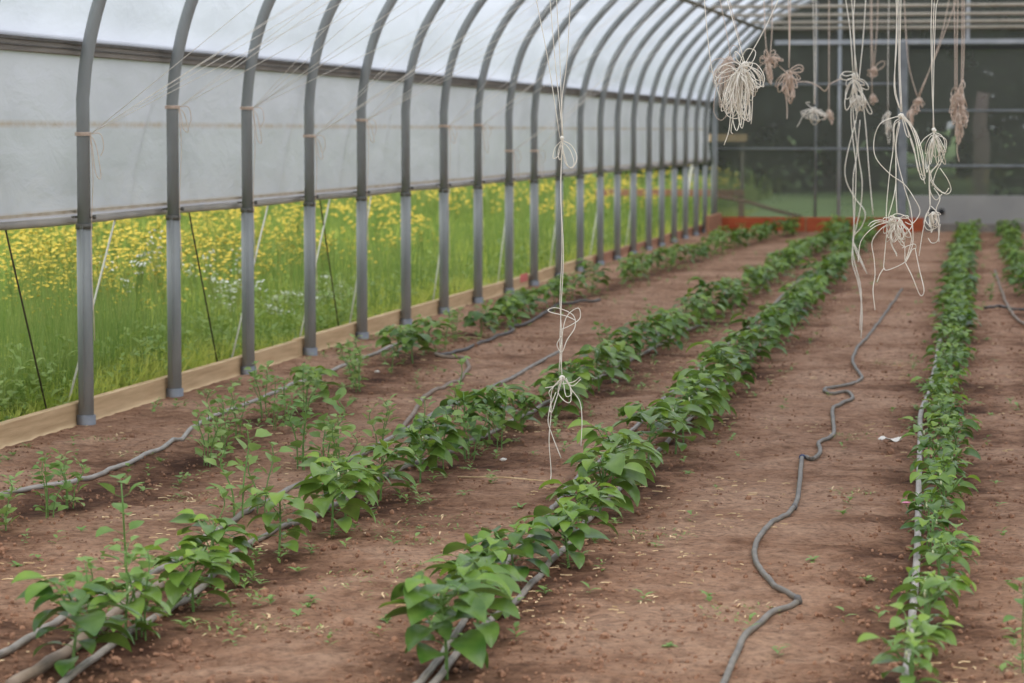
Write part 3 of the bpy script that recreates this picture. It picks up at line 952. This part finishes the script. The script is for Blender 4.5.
hose('drip_line', [(40, 705), (70, 680), (110, 650), (150, 626), (180, 606), (205, 586), (225, 560), (260, 540), (310, 520), (345, 503), (370, 486), (410, 468), (460, 448), (520, 420), (600, 378), (700, 325)], .0115, 'hose', 'right grey drip line of the second row from the left wall')
hose('drip_line', [(400, 705), (430, 676), (455, 640), (478, 600), (505, 565), (530, 540), (552, 512), (575, 482), (610, 455), (640, 425), (668, 398), (695, 376), (720, 352), (760, 318), (800, 280)], .0115, 'hose', 'left grey drip line of the centre pepper row')
hose('drip_line', [(425, 700), (460, 655), (490, 626), (520, 598), (545, 570), (575, 540), (598, 512), (640, 470), (680, 430), (720, 392), (770, 340), (820, 285)], .0115, 'hose', 'right grey drip line of the centre pepper row')
hose('drip_line', [(900, 715), (906, 680), (910, 640), (914, 600), (917, 560), (918, 520), (919, 480), (920, 440), (921, 412), (930, 390), (940, 340), (952, 280)], .0135, 'hose_light', 'pale drip tape running straight along the right hand row')
hose('loose_hose', [(995, 272), (1001, 290), (1007, 305), (1015, 318), (1030, 330)], .013, 'hose_brown', 'short curved hose lying at the right edge of the photo')
hose('loose_hose', [(985, 309), (1000, 307), (1015, 310), (1040, 310)], .013, 'hose_dark', 'dark hose lying crosswise at the right edge of the photo')

# ---------------------------------------------------------------- plants
def leaf(mb, base, d, L, W, droop=.5, fold=.18, mi=0, ns=6, roll=0, tip=1.0, wavy=.0):
    """ovate pointed blade, folded along the midrib and bending down towards the tip"""
    d = Vector(d).normalized()
    side = d.cross(Vector((0, 0, 1)))
    if side.length < 1e-3: side = Vector((1, 0, 0))
    side.normalize()
    if roll: side = Matrix.Rotation(roll, 3, d) @ side
    vs = []; p = Vector(base); el = math.asin(max(-1, min(1, d.z)))
    hd = Vector((d.x, d.y, 0)); hd = hd.normalized() if hd.length > 1e-4 else side.cross(Vector((0, 0, 1)))
    for i in range(ns + 1):
        t = i / ns
        e = el - droop * t * 1.6
        dd = hd * math.cos(e) + Vector((0, 0, math.sin(e)))
        nrm = side.cross(dd)
        w = W * .5 * (t ** .6) * (1 - t) ** .95 / .347 if 0 < t < 1 else W * .02
        wz = wavy * math.sin(t * 9)
        vs += [p - side * w + nrm * (fold * w + wz * W), p - side * w * .5 + nrm * (fold * w * .38), p.copy(), p + side * w * .5 + nrm * (fold * w * .38), p + side * w + nrm * (fold * w - wz * W)]
        p = p + dd * (L / ns)
    fs = [(i * 5 + k, i * 5 + k + 1, (i + 1) * 5 + k + 1, (i + 1) * 5 + k) for i in range(ns) for k in range(4)]
    mb.add(vs, fs, mi)


def pepper_meshes(seed, h=.23, nl=17, LL=.122, wd=1.0):
    rd = random.Random(seed)
    st = MB(); fo = MB(); fl = MB()
    pts = [Vector((0, 0, -.03)), Vector((rd.uniform(-.006, .006), rd.uniform(-.006, .006), h * .35)), Vector((rd.uniform(-.015, .015), rd.uniform(-.015, .015), h * .75)), Vector((rd.uniform(-.02, .02), rd.uniform(-.02, .02), h))]
    S_ = spline(pts, 5)
    st.tube(S_, [.0048 - .0025 * i / len(S_) for i in range(len(S_))], 6)

    def put(p, az, el, L, mi):
        pl = L * .34
        dirp = Vector((math.cos(az) * math.cos(el), math.sin(az) * math.cos(el), math.sin(el)))
        e = p + dirp * pl
        fo.tube([p, p.lerp(e, .5) + Vector((0, 0, .004)), e], .0014, 4, 2, False)
        leaf(fo, e, Vector((dirp.x, dirp.y, dirp.z * .35)), L, L * rd.uniform(.54, .68) * wd, rd.uniform(.4, .95), rd.uniform(.1, .45), mi, 6, rd.uniform(-.45, .45), wavy=rd.uniform(0, .03))
    az = rd.uniform(0, 6)
    for i in range(nl):
        t = .22 + .78 * i / (nl - 1)
        k = t * (len(S_) - 1); a = int(min(len(S_) - 2, k)); p = S_[a].lerp(S_[a + 1], k - a)
        az += 2.4 + rd.uniform(-.3, .3)
        if t < .85:
            put(p, az, rd.uniform(.15, .6), LL * rd.uniform(.72, 1.1), 0)
        else:
            put(p, az, rd.uniform(.5, 1.1), LL * rd.uniform(.4, .65), 1)
    for b in range(rd.choice((2, 3, 3))):
        t = rd.uniform(.45, .75); p = S_[int(t * (len(S_) - 1))]
        a2 = rd.uniform(0, 6.28); q = p + Vector((math.cos(a2) * .055, math.sin(a2) * .055, h * rd.uniform(.2, .4)))
        st.tube([p, p.lerp(q, .5) + Vector((0, 0, -.004)), q], [.003, .0025, .002], 5)
        for i in range(4):
            put(p.lerp(q, .5 + .5 * i / 3), a2 + i * 2.2 + rd.uniform(-.4, .4), rd.uniform(.1, .7), LL * rd.uniform(.5, .9), 0 if i < 3 else 1)
    for b in range(1):
        a2 = rd.uniform(0, 6.28); q = Vector((math.cos(a2) * .02, math.sin(a2) * .02, h * .93))
        fl.tube([q, q + Vector((0, 0, -.008)), q + Vector((0, 0, -.018))], [.0015, .004, .002], 6)
    return st.mesh('stem', M['stemgreen'], True), fo.mesh('foliage', [M['leaf'], M['leaf_young'], M['stemgreen']], True), fl.mesh('flower_bud', M['bud'], True)


def pea_meshes(seed, h=.26, nl=6):
    rd = random.Random(seed)
    st = MB(); fo = MB()
    nst = rd.choice((1, 2, 2, 3))
    for s_ in range(nst):
        a = rd.uniform(0, 6.28); hh = h * rd.uniform(.6, 1.1)
        lean = rd.uniform(.02, .09)
        pts = [Vector((math.cos(a) * .015, math.sin(a) * .015, -.03)), Vector((math.cos(a) * lean * .4, math.sin(a) * lean * .4, hh * .4)), Vector((math.cos(a) * lean, math.sin(a) * lean, hh * .8)), Vector((math.cos(a) * lean * .8, math.sin(a) * lean * .8, hh))]
        Q = spline(pts, 5)
        st.tube(Q, [.003 - .0012 * i / len(Q) for i in range(len(Q))], 5)
        az = rd.uniform(0, 6)
        for i in range(nl):
            t = .15 + .85 * i / (nl - 1); k = int(t * (len(Q) - 1)); p = Q[k]
            az += 1.57 + rd.uniform(-.4, .4)
            for sgn in (0, PI):
                L = rd.uniform(.036, .066) * (1 - .2 * t)
                e = p + Vector((math.cos(az + sgn), math.sin(az + sgn), .5)) * L * .35
                fo.tube([p, e], .001, 3, 1, False)
                leaf(fo, e, (math.cos(az + sgn), math.sin(az + sgn), rd.uniform(.1, 1.2)), L, L * .74, rd.uniform(.1, .7), .25, 0, 4, rd.uniform(-.6, .6))
    return st.mesh('stem', M['stemgreen'], True), fo.mesh('foliage', [M['leaf_pea'], M['stemgreen']], True)


PEP = [pepper_meshes(s, .175 + .012 * (s % 4), 16 + s % 5) for s in range(9)]
PEPS = [pepper_meshes(50 + s, .165, 13 + s % 3, .078) for s in range(6)]
PEA = [pea_meshes(80 + s, .22 + .02 * (s % 4)) for s in range(7)]


def plant(kind, x, y, s, rz, label, group, name):
    o = empty(name, (x, y, gz(x, y)))
    o.rotation_euler = (random.uniform(-.06, .06), random.uniform(-.06, .06), rz)
    o.scale = (s, s, s * random.uniform(.92, 1.08))
    V = {'pep': PEP, 'peps': PEPS, 'pea': PEA}[kind]
    ms = random.choice(V)
    nms = ('stem', 'foliage', 'flower_bud')
    for i, m_ in enumerate(ms):
        if i == 2 and y > 14: continue
        link(nms[i], m_, o)
    tag(o, label, 'plant', group)
    return o


ROWN = {'3': 'centre row', '2': 'second row', '1': 'leftmost row', 'R': 'right row', 'RR': 'far right row'}


def fill_row(key, y0, y1, step, kindf, sc_, side=.1, gap=None, far=12, two=0):
    y = y0; cnt = {'pepper_plant': 0, 'pea_seedling': 0}
    while y < y1:
        kind = kindf(y)
        st = step * (1 if y < 20 else 1.25)
        if kind and not (gap and gap[0] < y < gap[1]):
            x = row_x(key, y) + random.uniform(-side, side)
            nm = 'pea_seedling' if kind == 'pea' else 'pepper_plant'
            cnt[nm] += 1; n = cnt[nm]
            knd = 'spindly pale green pea seedling' if kind == 'pea' else ('small leafy pepper plant' if kind == 'peps' else 'bushy dark green pepper plant')
            if n <= far: lb = '%s, %s from the near end of the %s' % (knd, ord_[n - 1], ROWN[key])
            else: lb = '%s in the distant crowded part of the %s' % (knd, ROWN[key])
            plant(kind, x, y, sc_(y) * random.uniform(.88, 1.12), random.uniform(0, 6.28), lb, ('pea seedlings in the ' if kind == 'pea' else 'pepper plants in the ') + ROWN[key], nm)
        y += st * random.uniform(.85, 1.15)


fill_row('3', 6.75, YE - .7, .5, lambda y: 'pep', lambda y: 1.0, .06)
# gaps filled by a second line, offset
fill_row('2', 6.6, YE - .7, .5, lambda y: 'pep', lambda y: .95, .07)
fill_row('R', 6.5, YE - .6, .36, lambda y: 'peps' if y < 18 else 'pep', lambda y: 1.0 if y < 18 else .85, .07)
fill_row('RR', 23, YE - .6, .6, lambda y: 'pep', lambda y: .85, .1, far=6)
yb = ground(300, 410).y
fill_row('1', 9.0, yb, .27, lambda y: 'pea', lambda y: .9, .1, gap=(ground(60, 505).y + .15, ground(165, 470).y))
fill_row('1', yb + .1, YE - .6, .45, lambda y: 'pep' if random.random() < .75 else 'pea', lambda y: .95, .12)
# pea seedlings inside row 2 and beside it
for k, (px, py, s) in enumerate([(128, 600, 1.25), (142, 640, 1.0), (240, 520, 1.2), (262, 515, 1.0), (302, 470, 1.15), (322, 465, 1.3), (340, 480, 1.0), (380, 452, .9), (418, 470, .9), (440, 468, 1), (455, 425, 1), (470, 460, .9), (500, 448, .9), (205, 560, .8), (90, 640, .9), (520, 430, .8), (605, 362, .9), (645, 340, .9)]):
    g = ground(px, py)
    plant('pea', g.x, g.y, s, random.uniform(0, 6), 'pale green pea seedling among second row peppers, %s from the near end' % ord_[[q[1] for q in sorted([(-p_[1], i_) for i_, p_ in enumerate([(128, 600), (142, 640), (240, 520), (262, 515), (302, 470), (322, 465), (340, 480), (380, 452), (418, 470), (440, 468), (455, 425), (470, 460), (500, 448), (205, 560), (90, 640), (520, 430), (605, 362), (645, 340)])])].index(k)], 'pea seedlings among the second row', 'pea_seedling')
for k, (px, py, s) in enumerate([(1022, 668, .8), (955, 470, .7), (990, 300, .8)]):
    g = ground(px, py)
    plant('pea', g.x, g.y, s, random.uniform(0, 6), ['low weed at the bottom right edge of the photo', 'pale weed seedling leaning right of the right hand row', 'pale weed on the bare soil near the far right row'][k], None, 'weed_seedling')

# weeds / clippings patches
patch = [(400, 580, .26, 'grass clippings on the path left of the centre row, nearest patch'), (450, 531, .30, 'longer strip of grass clippings across the path left of the centre row'), (200, 499, .13, 'pale clippings on the path between the left rows'), (240, 628, .14, 'pale clippings near the bottom left beside the drip line'), (740, 613, .12, 'small weed patch beside the kink of the dark hose'), (853, 493, .09, 'small weed tuft on the path right of the dark hose'), (850, 438, .14, 'weed patch beside the white scrap'), (895, 362, .16, 'weed patch on the far path near the right hand row'), (635, 376, .15, 'green weed patch between second and centre rows, farther one'), (640, 388, .14, 'green weed patch between second and centre rows, nearer one'), (660, 537, .12, 'clippings at the right side of the centre row'), (315, 633, .07, 'tiny weed on the path near the bottom left'), (870, 260, .2, 'weed tuft on the far path'), (105, 440, .1, 'small weed near the leftmost post base'), (130, 455, .1, 'small weed beside the left drip line'), (590, 462, .09, 'green shoots beside the hanging twine end')]
for (px, py, sz, lb) in patch:
    g = ground(px, py); rd = random.Random(px)
    mb = MB()
    for k in range(int(260 * sz * 2.2)):
        a = rd.uniform(0, 6.28); rr_ = sz * math.sqrt(rd.random()); x = math.cos(a) * rr_; y = math.sin(a) * rr_ * 1.3
        z = gz(g.x + x, g.y + y)
        leaf(mb, (x, y, z), (math.cos(a * 7), math.sin(a * 7), rd.uniform(.0, .9)), rd.uniform(.012, .035), .006, .5, .1, 1 if rd.random() < .35 else 0, 2)
    o = mb.build('weed_patch', [M['weed'], M['straw']]); o.location = (g.x, g.y, .004)
    tag(o, lb, 'weeds', 'weed and clipping patches on the paths', 'stuff')

# soil litter: straw and clods (uncountable)
mb = MB(); rd = random.Random(3)
for k in range(7500):
    y = 6.3 + rd.random() ** 1.7 * 26; x = rd.uniform(max(-4.3, -y * .42), min(4.5, y * .05 + 1.0))
    if noise.noise((x * 1.2, y * 1.2, 9)) < .12: continue
    z = gz(x, y) + .004; a = rd.uniform(0, 6.28); L_ = rd.uniform(.008, .04); r_ = .0022
    b = a + rd.uniform(-.9, .9)
    p0 = Vector((x, y, z)); p_1 = p0 + Vector((math.cos(a), math.sin(a), rd.uniform(0, .15))) * L_ * .5; p_2 = p_1 + Vector((math.cos(b), math.sin(b), -rd.uniform(0, .1))) * L_ * .5
    mb.tube([p0, p_1, p_2], r_, 3)
tag(mb.build('straw_litter', M['straw']), 'bits of dry straw scattered over the soil', 'straw', None, 'stuff')
mb = MB()
ICO = [(0, 0, 1), (.89, 0, .45), (.28, .85, .45), (-.72, .53, .45), (-.72, -.53, .45), (.28, -.85, .45), (.72, .53, -.45), (-.28, .85, -.45), (-.89, 0, -.45), (-.28, -.85, -.45), (.72, -.53, -.45), (0, 0, -1)]
ICF = [(0, 1, 2), (0, 2, 3), (0, 3, 4), (0, 4, 5), (0, 5, 1), (1, 6, 2), (2, 7, 3), (3, 8, 4), (4, 9, 5), (5, 10, 1), (2, 6, 7), (3, 7, 8), (4, 8, 9), (5, 9, 10), (1, 10, 6), (6, 11, 7), (7, 11, 8), (8, 11, 9), (9, 11, 10), (10, 11, 6)]
for k in range(24000):
    y = 6.2 + rd.random() ** 1.8 * 22; x = rd.uniform(max(-4.3, -y * .42), min(4.5, y * .05 + 1.0))
    if damp(x, y) < .15 and noise.noise((x * 1.7, y * 1.7, 4)) < .02: continue
    s = abs(rd.gauss(0, .0032)) + .0022
    if rd.random() < .015: s *= 2.2
    z = gz(x, y) + s * .2
    mb.add([(x + v[0] * s * rd.uniform(.7, 1.3), y + v[1] * s * rd.uniform(.7, 1.3), z + v[2] * s * rd.uniform(.8, 1.2)) for v in ICO], ICF)
tag(mb.build('soil_clods', M['clod']), 'loose crumbs of dark soil', 'soil', None, 'stuff')

mb = MB(); rw = random.Random(31)
for k in range(900):
    key = rw.choice('11223R'); y = 7 + rw.random() ** 1.3 * 24
    x = row_x(key, y) + rw.gauss(0, .2)
    if key == '1' and rw.random() < .4: x = WX + .05 + abs(rw.gauss(0, .12))
    if x < WX + .02: continue
    z = gz(x, y); hh = rw.uniform(.005, .05); n_l = rw.randint(3, 8); a = rw.uniform(0, 6)
    for q in range(n_l):
        a += 2.4
        leaf(mb, (x, y, z + hh * q / n_l), (math.cos(a), math.sin(a), rw.uniform(.2, 1)), rw.uniform(.015, .045), rw.uniform(.008, .02), .5, .2, 0, 3)
tag(mb.build('low_weeds', M['leaf_pea']), 'tiny low weeds sprouting between the row plants', 'weeds', None, 'stuff')

# white scrap, pink flower, white stone
g = ground(890, 441)
mb = MB()
vs = []
for i in range(7):
    for j in range(4):
        u = (i / 6 - .5) * .10; v = (j / 3 - .5) * .07 * (1 - .5 * abs(i / 3 - 1))
        vs.append((u, v, .012 + .006 * math.sin(i * 1.3) + .004 * math.sin(j * 2 + i)))
top = len(vs)
vs += [(a_[0], a_[1], a_[2] - .0015) for a_ in vs]
fs = [(i * 4 + j, i * 4 + j + 1, (i + 1) * 4 + j + 1, (i + 1) * 4 + j) for i in range(6) for j in range(3)]
fs += [tuple(top + q for q in reversed(f)) for f in fs]
mb.add(vs, fs)
o = mb.build('paper_scrap', M['paper'], None, True); o.location = (g.x, g.y, gz(g.x, g.y)); o.rotation_euler = (.1, 0, .5)
tag(o, 'small white crumpled scrap on the path beside the right hand row', 'scrap')
g = ground(908, 515)
fl = empty('pink_wildflower', (g.x, g.y, gz(g.x, g.y)))
mb = MB(); mb.tube([(0, 0, -.01), (0.0, 0, .02), (-.008, 0, .045)], .0015, 5); mb.build('stem', M['stemgreen'], fl, True)
mb = MB()
for k in range(9):
    a = k * .7; leaf(mb, (-.008, 0, .045), (math.cos(a), math.sin(a), .6), .022, .014, .4, .2, 0, 4)
mb.build('petals', M['pink'], fl, True)
tag(fl, 'small pink flower beside the pale drip tape of the right hand row', 'flower')
for (px, py, lb) in ((503, 461, 'small whitish stone between second and centre rows'), (377, 372, 'small white stone beside the left row plants')):
    g = ground(px, py); mb = MB()
    mb.add([(v[0] * .016 * random.uniform(.8, 1.3), v[1] * .013, v[2] * .008 + .006) for v in ICO], ICF)
    o = mb.build('stone', M['paper'], None, True); o.location = (g.x, g.y, gz(g.x, g.y)); tag(o, lb, 'stone')
for (px, py, a, L_, lb) in ((60, 580, .1, .09, 'thin brown twig on the path between the left rows'), (470, 340, -.5, .14, 'thin dry stick beside the dark hose near the left wall'), (505, 480, -.2, .2, 'thin dry stick on the path left of the centre row')):
    g = ground(px, py); mb = MB(); mb.tube([(-L_, 0, .006), (0, .01, .012), (L_, -.005, .006)], .003, 5)
    o = mb.build('dry_twig', M['straw'], None, True); o.location = (g.x, g.y, gz(g.x, g.y)); o.rotation_euler = (0, 0, a); tag(o, lb, 'twig')

# ---------------------------------------------------------------- meadow
def blades(n, xf, hmin, hmax, wmin, wmax, name, mat, label, ydist, lean=.35, density=None):
    y = ydist(n); x = xf(y, n)
    keep = x < WX - .12
    if density is not None: keep &= density(x, y)
    x = x[keep]; y = y[keep]; n = len(x)
    h = rng.uniform(hmin, hmax, n) * (0.8 + .4 * np.sin(x * 1.3 + 2) * np.cos(y * .9)); wd = rng.uniform(wmin, wmax, n) * np.clip(y / 16, 1, 2.2)
    a = rng.uniform(0, 2 * np.pi, n); b = rng.uniform(0, 2 * np.pi, n); ln = rng.uniform(0, lean, n)
    cx, sx = np.cos(a), np.sin(a); lx, ly = np.cos(b) * ln * h, np.sin(b) * ln * h
    z0 = np.full(n, -.06)
    V = np.zeros((n, 5, 3))
    for i, (t, wf) in enumerate(((0, 1), (0, -1), (.55, .8), (.55, -.8), (1, 0))):
        V[:, i, 0] = x + cx * wd * wf + lx * t * t
        V[:, i, 1] = y + sx * wd * wf + ly * t * t
        V[:, i, 2] = z0 + h * t
    base = np.arange(n)[:, None] * 5
    quads = (base + np.array([0, 1, 3, 2])).astype(np.int32)
    tris = (base + np.array([2, 3, 4])).astype(np.int32)
    me = bpy.data.meshes.new(name)
    me.vertices.add(n * 5); me.vertices.foreach_set('co', V.reshape(-1))
    loops = np.concatenate([quads.reshape(-1), tris.reshape(-1)])
    me.loops.add(len(loops)); me.loops.foreach_set('vertex_index', loops)
    me.polygons.add(2 * n)
    me.polygons.foreach_set('loop_start', np.concatenate([np.arange(n) * 4, n * 4 + np.arange(n) * 3]).astype(np.int32))
    me.update(calc_edges=True)
    me.materials.append(mat)
    tag(link(name, me), label, 'grass', None, 'stuff')


yd = lambda n: 10.5 + rng.random(n) ** 1.6 * 36
xf = lambda y, n: WX - .12 - rng.random(n) ** 1.3 * np.maximum(1.5, (y * .40 + WX) * 1.15 + 1.5)
blades(130000, xf, .08, .32, .003, .006, 'meadow_grass', M['grass'], 'light green meadow grass outside the left wall', yd, .6)
blades(30000, lambda y, n: xf(y, n) - .1, .35, .70, .0022, .004, 'meadow_stalks', M['grass_dark'], 'tall thin green stalks of the meadow outside', yd, .22)
blades(26000, lambda y, n: rng.uniform(-30, WX - .5, n), .35, .8, .01, .02, 'distant_grass', M['grass_dark'], 'darker distant grass beyond the far left corner', lambda n: rng.uniform(38, 60, n), .4)


mb = MB(); rw = random.Random(77)
for k in range(4200):
    y = 11 + rw.random() ** 1.5 * 30; x = WX - .16 - rw.random() ** 1.6 * max(1.2, y * .40 + WX + 1)
    if noise.noise((x * 1.1, y * .8, 20)) < -.05 and x < WX - .5: continue
    hh = rw.uniform(.06, .42)
    for q in range(9):
        a = rw.uniform(0, 6.28); z = hh * rw.random()
        leaf(mb, (x + rw.uniform(-.05, .05), y + rw.uniform(-.05, .05), z - .03), (math.cos(a), math.sin(a), rw.uniform(.1, .9)), rw.uniform(.05, .11), rw.uniform(.016, .04), .5, .2, 0, 2)
tag(mb.build('meadow_undergrowth', M['meadow_leaf']), 'broad leaved low plants mixed into the meadow grass', 'undergrowth', None, 'stuff')


def flower_mesh(seed, mat, nh, h, headr, umbel=False):
    rd = random.Random(seed); mb = MB()
    top = Vector((rd.uniform(-.05, .05), rd.uniform(-.05, .05), h * .8))
    mb.tube([Vector((0, 0, -.06)), top * .5 + Vector((.01, 0, 0)), top], [.003, .0026, .002], 4, 0)
    for k in range(nh):
        a = rd.uniform(0, 6.28); q = top + Vector((math.cos(a) * rd.uniform(.01, .075), math.sin(a) * rd.uniform(.01, .075), h * (.2 * rd.random() + (.0 if not umbel else .1))))
        mb.tube([top * rd.uniform(.7, 1), q], .0012, 3, 0)
        # a head of short ray petals around a disc
        m_ = 7
        tilt = Vector((rd.uniform(-.5, .5), rd.uniform(-.5, .5), 1)).normalized(); u = tilt.orthogonal().normalized(); v = tilt.cross(u)
        vs = [q + tilt * headr * .35]
        for i in range(m_ * 2):
            rr_ = headr * (1 if i % 2 == 0 else .62); an = i * PI / m_
            vs.append(q + (u * math.cos(an) + v * math.sin(an)) * rr_)
        vs.append(q - tilt * headr * .25)
        fs = [(0, 1 + i, 1 + (i + 1) % (m_ * 2)) for i in range(m_ * 2)] + [(m_ * 2 + 1, 1 + (i + 1) % (m_ * 2), 1 + i) for i in range(m_ * 2)]
        mb.add(vs, fs, 1)
    for k in range(5):
        z = rd.uniform(.15, .75) * h; a = rd.uniform(0, 6.28)
        leaf(mb, (0, 0, z), (math.cos(a), math.sin(a), .7), .05, .010, .4, .1, 0, 3)
    return mb.mesh('wildflower', [M['grass_dark'], mat])


YF = [flower_mesh(200 + s, M['yellow'], 8 + s % 4, .55 + .05 * (s % 4), .012) for s in range(6)]
WF = [flower_mesh(300 + s, M['white'], 13, .36 + .03 * (s % 3), .011, True) for s in range(4)]
yl = []
rdm = random.Random(8)
while len(yl) < 300:
    y = 11.5 + rdm.random() ** 1.2 * 11; dx = .5 + rdm.random() ** .8 * (y * .36 + WX + 2.2)
    if dx < .2: continue
    x = WX - dx
    if x < -.375 * y: continue
    if noise.noise((x * .8, y * .5, 2)) < -.12: continue
    yl.append((x, y))
for (x, y) in yl:
    o = link('yellow_wildflower', rdm.choice(YF)); o.location = (x, y, 0); o.rotation_euler = (0, 0, rdm.uniform(0, 6)); s = rdm.uniform(.75, 1.15); o.scale = (s, s, s)
    tag(o, 'yellow wildflower on a thin stalk in the meadow outside the curtain', 'flower', 'yellow wildflowers in the meadow')
# more of them, farther off: one mass
mb = MB()
for k in range(1800):
    y = 15 + rdm.random() ** 1.0 * 34; x = WX - .5 - rdm.random() * max(1.0, y * .40 + WX + 1.5)
    if noise.noise((x * .45, y * .3, 2)) < -.1 + max(0, (y - 38) * .03): continue
    z = rdm.uniform(.38, .74); s = .009 + .00042 * y
    for q in range(5):
        c = Vector((x + rdm.uniform(-.1, .1), y + rdm.uniform(-.1, .1), z + rdm.uniform(-.08, .06)))
        mb.add([c + Vector((0, 0, s * .5)), c + Vector((s, 0, 0)), c + Vector((0, s, .003)), c + Vector((-s, 0, 0)), c + Vector((0, -s, -.003)), c - Vector((0, 0, s * .5))], [(0, 1, 2), (0, 2, 3), (0, 3, 4), (0, 4, 1), (5, 2, 1), (5, 3, 2), (5, 4, 3), (5, 1, 4)])
tag(mb.build('distant_wildflowers', M['yellow']), 'mass of yellow flower heads over the farther meadow', 'flowers', None, 'stuff')
for k in range(70):
    px, py = random.choice([(228, 292), (285, 322), (300, 318), (300, 300), (240, 285), (335, 300), (345, 290), (130, 260), (325, 320)])
    px += random.gauss(0, 12); py += random.gauss(0, 10)
    X_ = WX - random.uniform(.5, 1.1)
    p = atX(px, py, X_)
    hgt = max(.18, min(.62, p.z))
    o = link('white_wildflower', random.choice(WF)); s = hgt / .36; o.location = (p.x, p.y, 0); o.scale = (.9, .9, s); o.rotation_euler = (0, 0, random.uniform(0, 6))
    tag(o, 'white flowered wild plant in the meadow close outside the curtain', 'flower', 'white wildflowers in the meadow')

# ---------------------------------------------------------------- trees beyond
def tree_mesh(seed, h, r):
    rd = random.Random(seed)
    tr = MB(); cr = MB()
    tr.tube(spline([(0, 0, -.3), (.1, 0, h * .3), (-.1, .1, h * .6), (0, 0, h * .9)], 4), [.22, .21, .2, .19, .18, .17, .15, .13, .11, .1, .08, .06, .05][:13], 8)
    for k in range(9):
        a = rd.uniform(0, 6.28); z = rd.uniform(.25, .8) * h
        tr.tube([(0, 0, z), (math.cos(a) * r * .35, math.sin(a) * r * .35, z + .5), (math.cos(a) * r * .8, math.sin(a) * r * .8, z + 1.2)], [.07, .05, .02], 5)
    blobs = [(math.cos(a) * r * rd.uniform(.1, .75), math.sin(a) * r * rd.uniform(.1, .75), h * rd.uniform(.12, .98), r * rd.uniform(.35, .6)) for a in [rd.uniform(0, 6.28) for _ in range(26)]]
    for k in range(9000):
        b = rd.choice(blobs)
        v = Vector((rd.gauss(0, 1), rd.gauss(0, 1), rd.gauss(0, 1))).normalized() * b[3] * rd.uniform(.65, 1)
        p = Vector(b[:3]) + v
        if p.z < .05: continue
        d = Vector((rd.gauss(0, 1), rd.gauss(0, 1), rd.gauss(0, .6))).normalized(); u = d.orthogonal().normalized(); s = rd.uniform(.10, .2)
        cr.add([p - d * s, p + u * s * .5, p + d * s, p - u * s * .5], [(0, 1, 2, 3)])
    return tr.mesh('trunk', M['bark'], True), cr.mesh('crown', M['treeleaf'])


TM = [tree_mesh(400 + s, 10 + s, 2.8 + .3 * s) for s in range(3)]
k = 0
for row_, (yy, n_t, x0, x1) in enumerate(((55, 7, -8, 14), (66, 8, -9.5, 17), (80, 9, -11.5, 21))):
    for i in range(n_t):
        x = x0 + (x1 - x0) * (i + random.uniform(.2, .8)) / n_t; y = yy + random.uniform(-2, 2)
        if row_ == 0 and x < -6.5: pass
        o = empty('woodland_tree', (x, y, .1)); o.rotation_euler = (0, 0, random.uniform(0, 6)); s = random.uniform(.9, 1.3); o.scale = (s, s, s)
        tm = random.choice(TM); link('trunk', tm[0], o); link('crown', tm[1], o)
        tag(o, 'dark leafy tree in the wood beyond the end of the greenhouse', 'tree', 'trees beyond the end wall')
a = atY(980, 190, YE + 5)
mb = MB(); mb.tube([(0, 0, -.2), (.02, 0, 1.2), (-.02, 0, 1.5), (.03, 0, 1.95)], [.13, .12, .11, .09], 8)
o = mb.build('bare_trunk', simple('purplish_bark', S(110, 94, 94), S(130, 112, 110), 8, .9), None, True); o.location = (a.x, a.y, 0)
tag(o, 'bare purplish tree trunk right behind the end door', 'tree trunk')
for k, (px, py) in enumerate(((945, 170), (957, 172), (985, 176), (1003, 172), (974, 186), (949, 186), (972, 170))):
    p = atY(px, py, YE + .5 + .15 * (k % 3))
    o = link('yellow_wildflower', YF[k % 6]); o.location = (p.x, p.y, 0); s = max(.4, (p.z + .02) / .62); o.scale = (1.3, 1.3, s)
    tag(o, 'tall yellow wildflower standing behind the end door film', 'flower', 'yellow wildflowers behind the door')
